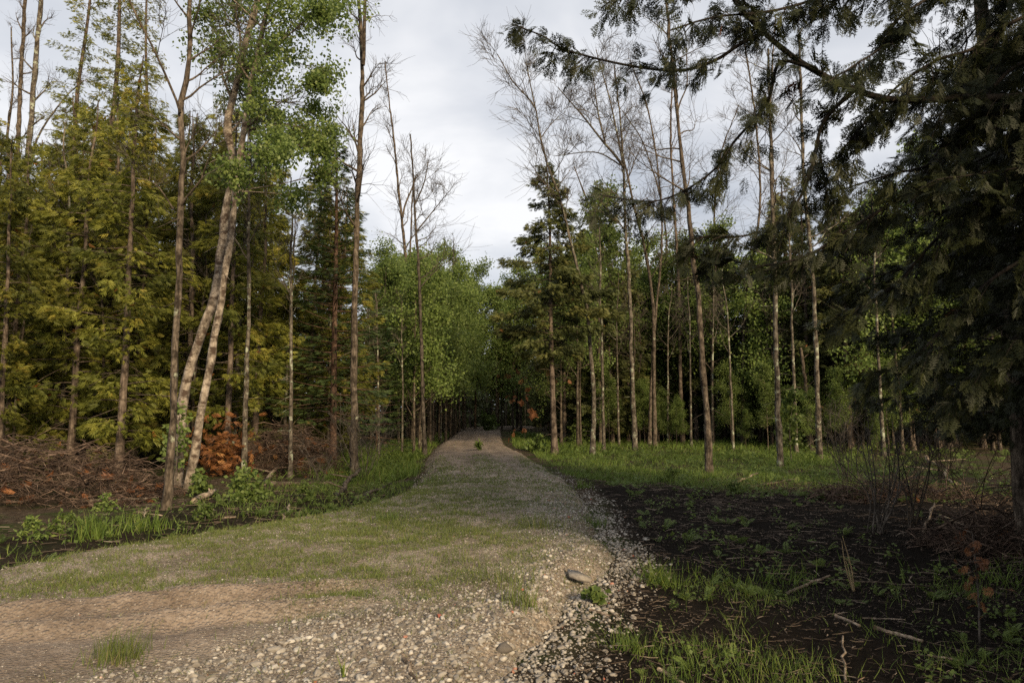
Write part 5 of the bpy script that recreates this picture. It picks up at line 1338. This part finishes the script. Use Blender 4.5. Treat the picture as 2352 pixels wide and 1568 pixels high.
tag(link('litter', lt.mesh('litter', M['litter'])), 'twigs, wood chips and dead leaves strewn over the forest floor', 'litter', kind='stuff')

# ------------------------------------------------------------------ small plants
def fern_t(seed):
    r2 = random.Random(seed); ks = []
    for i in range(8):
        t = .12 + .8 * i / 8; Lf = .26 * math.sin(math.pi * (t * .8 + .18)) ; z = .55 * t - .55 * t * t
        for s in (-1, 1): ks.append(kite(t, 0, s * r2.uniform(1.1, 1.35), Lf, .048, z, .15))
    ks.append(kite(0, 0, 0, 1, .012, 0, 0)); return tmpl(ks)
FERN = [fern_t(i) for i in range(3)]
cv = MB(); rng = np.random.default_rng(96)
def cover(x0, x1, y0, y1, dens, mask, hh):
    x, y = scat(rng, x0, x1, y0, y1, dens); l, r_ = road_x(y)
    ok = (rng.random(len(x)) < mask(x, y, l, r_)) & in_view(x, y); x, y = x[ok], y[ok]
    for k in range(len(x)):
        z = float(zg(x[k], y[k])); s = hh * rng.uniform(.5, 1.3)
        if rng.random() < .5:
            n = rng.integers(4, 8); a = rng.uniform(0, 6.28, n); d = np.stack([np.cos(a), np.sin(a), rng.uniform(.2, .9, n)], -1)
            add_fronds(cv, rng, FERN, np.repeat([[x[k], y[k], z]], n, 0), d, s * rng.uniform(.7, 1.1, n), np.clip(rng.normal(.55, .15, n), 0, .9), 2.0)
        else:
            n = rng.integers(14, 28); pos = np.array([x[k], y[k], z]) + np.stack([rng.normal(0, .3, n) * s, rng.normal(0, .3, n) * s, rng.uniform(.1, 1.0, n) * s], -1)
            d = rnd_unit(rng, n); d[:, 2] *= .4; B_ = basis(d, rnd_unit(rng, n) * .5 + [0, 0, 1]) * (s * rng.uniform(.14, .32, n))[:, None, None]
            cv.scatter(LEAF[0], LEAF[1], B_, pos, np.clip(rng.normal(.5, .18, n), 0, .95))
cover(0, 9, 2.6, 8, 20, lambda x, y, l, r: sstep(.4, .9, x - r) * sstep(.42, .62, fbm(x * .8, y * .8, 99)), .14)
cover(1, 14, 8, 19, 4.5, lambda x, y, l, r: sstep(.4, .9, x - r) * sstep(.40, .6, fbm(x * .8, y * .8, 99)), .2)
cover(2, 16, 15.5, 26, 3.5, lambda x, y, l, r: sstep(.3, 1.0, x - r) * .8, .3)
cover(2, 22, 26, 44, 1.2, lambda x, y, l, r: sstep(.3, 1.0, x - r) * .8, .45)
cover(-15, -2, 8, 20, 5, lambda x, y, l, r: sstep(.15, .5, l - x) * sstep(5.5, 3.5, l - x), .22)
cover(-12, -2, 20, 40, 3, lambda x, y, l, r: sstep(.5, 1, l - x) * sstep(4.5, 2.5, l - x), .4)
print('cover verts', cv.n)
tag(link('ground_cover', cv.mesh('ground_cover', M['broad'])), 'low ferns and leafy weeds covering the forest floor', 'weeds', kind='stuff')

def sapling(name, label, px, py, H, rad, nl, size, seed, z=-.3, Y=None, T=LEAF, cat='sapling', mat='broad', h0=.25):
    rg = np.random.default_rng(seed + 7000); p = gp(px, py, z)
    if Y: p = at(px, py, Y)
    z0 = float(surf(p[0], p[1])); e = empty(name, (p[0], p[1], z0 - .02)); tag(e, label, cat)
    w, lb = MB(), MB(); P = resample(np.array([[0, 0, 0], [rg.normal(0, .04) * H, rg.normal(0, .04) * H, H * .5], [rg.normal(0, .06) * H, 0, H]]), 10)
    w.tube(P, np.linspace(.008 + .004 * H, .003, 10), 5); pts = []
    for k in range(int(10 + 5 * H)):
        h = rg.uniform(h0, 1); i = int(h * 9); a = rg.uniform(0, 6.28); L = rad * rg.uniform(.5, 1) * (1.1 - .6 * h)
        q = P[i] + np.array([math.cos(a) * L, math.sin(a) * L, .25 * L]); C = resample(np.array([P[i], (P[i] + q) / 2 + [0, 0, .08 * L], q]), 5); w.tube(C, np.linspace(.004, .0015, 5), 3); pts += list(C[2:])
    pts = np.array(pts); leaf_cloud(lb, rg, pts, max(2, nl // len(pts)), rad * .12, size, T, .3)
    link('stem', w.mesh('stem', M['twig'], True), e); link('leaves', lb.mesh('leaves', M[mat]), e)
sapling('sapling', 'bright green leafy sapling beside the speckled slim tree', 1818, 1062, 2.9, .75, 620, .16, 1, cat='sapling')
sapling('sapling', 'leafy green sapling growing at the slim tree and birch foot', 402, 1140, 2.3, .45, 320, .12, 2, -.35)
sapling('shrub', 'leafy green shrub filling the ditch right of the birch foot', 560, 1165, .75, .55, 620, .10, 3, -.4, cat='shrub', h0=.05)
sapling('shrub', 'small bushy plant under the birch stems', 462, 1150, .6, .4, 420, .10, 4, -.4, cat='shrub', h0=.05)
sapling('shrub', 'low leafy plant at the foot of the flared cedar', 1232, 1040, .8, .7, 420, .16, 5, -.3, cat='shrub', h0=.05)
sapling('shrub', 'dark leafy bush behind the lush grass right of the leaning tree', 1420, 1010, 2.2, 1.6, 900, .24, 6, -.3, cat='shrub', h0=.1)
sapling('sapling', 'small fir-like sapling between flared cedar and leaning tree', 1325, 1022, 1.6, .9, 500, .20, 7, -.3, h0=.1)
sapling('shrub', 'round green bush in the dark at the end of the road', 1122, 975, 1.5, 1.0, 420, .25, 8, -.3, Y=62, cat='shrub', h0=.05)
sapling('sapling', 'bright green leaves on thin stem at the left picture edge', 6, 1090, 4.4, .75, 330, .16, 9, -.35, h0=.45)
sapling('sapling', 'young leafy maple standing in the lit stand, high at the left edge', 34, 1010, 6.8, .9, 420, .17, 10, -.35, h0=.6)
sapling('weed', 'lone upright weed growing in the middle of the far road', 1100, 1037, .34, .16, 90, .20, 11, 0, T=LEAF_N, cat='weed', h0=.1)
sapling('weed', 'leafy weed at the mud edge below the slab', 1360, 1398, .16, .14, 90, .07, 12, -.2, cat='weed', h0=.1)
for k, (px, py, lab) in enumerate([(235, 1180, 'drooping leafy weed at the foot of the long brush pile, left part'), (75, 1250, 'leafy weed in the ditch near the pinkish rock'), (150, 1235, 'dark leafy weed in the ditch left of the reedy clump'), (470, 1205, 'leafy weed on the bank right of the grass clump'), (700, 1150, 'yellow-green weed below the dark log'), (1545, 1110, 'light fern-like weed at the near edge of the lush grass'), (1690, 1140, 'bright weed on the soil under the arching grey branch')]):
    sapling('weed', lab, px, py, .36, .24, 260, .085, 30 + k, -.35, T=LEAF_N, cat='weed', h0=.05)

def bare_shrub(label, px, py, n, H, spread, seed, z=-.3, mat='twig', r=.010, lean=(0, 0), rmin=.0035):
    rg = np.random.default_rng(seed + 8000); p = gp(px, py, z); e = empty('bare_shrub', (p[0], p[1], float(surf(p[0], p[1])) - .03)); tag(e, label, 'shrub')
    for k in range(n):
        b = MB(); a = rg.uniform(0, 6.28); d = np.array([math.cos(a) * spread + lean[0], math.sin(a) * spread + lean[1], 1]) * H * rg.uniform(.5, 1.1)
        o = np.array([rg.normal(0, .08), rg.normal(0, .08), 0]); C = resample(np.array([o, o + d * .45 + rg.normal(0, .05, 3) * H, o + d + rg.normal(0, .08, 3) * H]), 10)
        rr = np.linspace(r * rg.uniform(.5, 1.2), rmin, 10); b.tube(C, rr, 5)
        grow(rg, b, b, C, rr, .3, 6, (.25 * H, .5 * H), rmin * .8, 2, .5, None, None, 3, 2)
        link('stem', b.mesh('shrub_stem', M[mat], True), e)
bare_shrub('bare grey shrub with many upright stems in front of the dark cedars', 2010, 1215, 11, 1.9, .28, 1, r=.016, rmin=.004)
bare_shrub('bare twiggy shrub with thicker stems right of the upright one', 2098, 1205, 7, 1.7, .35, 2, mat='bark_dark', r=.016, rmin=.004)
bare_shrub('bare twig clump at the foot of the tall bare tree', 832, 1096, 14, 2.2, .42, 3, r=.010, rmin=.005)
bare_shrub('tall bare shrub at the wood edge left of the dark cedars', 1950, 1110, 12, 2.3, .3, 6, r=.016, rmin=.005)
bare_shrub('dark bare shrub leaning out of the thicket above the branch heap', 2170, 1120, 10, 2.0, .4, 7, mat='bark_dark', r=.016, rmin=.005)
bare_shrub('tangle of bare dead twigs at the right picture edge', 2260, 1190, 12, 1.5, .7, 4, mat='brush', r=.012, rmin=.004)
bare_shrub('low bare twigs beside the fir foot', 735, 1108, 7, 1.1, .5, 5, r=.008, rmin=.005)
# dry stalk
p = gp(1958, 1352, -.3); rg = np.random.default_rng(6); b = MB()
H = 0.60
for k in range(4):
    C = resample(np.array([[rg.normal(0, .02), rg.normal(0, .02), 0], [-.03 + rg.normal(0, .015), 0, H * .5], [-.09 + rg.normal(0, .02), 0, H * rg.uniform(.6, 1.1)]]), 7); b.tube(C, np.linspace(.010, .003, 7), 5)
tag(link('dry_stalk', b.mesh('dry_stalk', M['dry'], True), None, (p[0], p[1], float(zg(p[0], p[1])) - .02)), 'upright dry tan stalk standing in the litter', 'stalk')
# dead orange sprays at the lower right, hanging on a dead young cedar
def dead_spray(label, px, py, Y, n, seed, r=.22):
    rg = np.random.default_rng(seed + 8500); c = at(px, py, Y); z0 = float(zg(c[0], c[1])); e = empty('dead_sapling', (c[0], c[1], z0 - .02)); tag(e, label, 'sapling')
    hh = c[2] - z0; w, f = MB(), MB(); C = resample(np.array([[0, 0, 0], [.03, .02, hh * .6], [0, 0, hh * 1.15]]), 9); w.tube(C, np.linspace(.010, .003, 9), 5); pts = []
    for k in range(16):
        i = rg.integers(3, 9); q = C[i] + rg.normal(0, r, 3) * [1, 1, .6]; Q = resample(np.array([C[i], (C[i] + q) / 2, q]), 4); w.tube(Q, np.linspace(.004, .0015, 4), 3); pts += [Q[2], Q[3]]
    pts = np.repeat(np.array(pts), max(1, n // len(pts)), 0); N = len(pts); add_fronds(f, rg, FR_FINE, pts + rg.normal(0, .03, (N, 3)), rnd_unit(rg, N) + [0, 0, -.8], (rg.uniform(.05, .09, N) if Y < 20 else rg.uniform(.2, .35, N)), np.clip(rg.normal(.4, .2, N), 0, 1), .3)
    link('stem', w.mesh('stem', M['twig'], True), e); link('dead_leaves', f.mesh('dead_leaves', M['dead']), e)
dead_spray('dead orange-brown cedar sapling low in the litter near the right edge', 2235, 1250, 6.0, 26, 2, .08)
dead_spray('dead rusty foliage between road and flared cedar', 1205, 880, 36, 80, 3, .8)
print('triangles', sum(sum(max(0, p_ - 2) for p_ in [4] * 0) + len(me.loops) - 2 * len(me.polygons) for me in bpy.data.meshes), 'objects', len(bpy.data.objects))
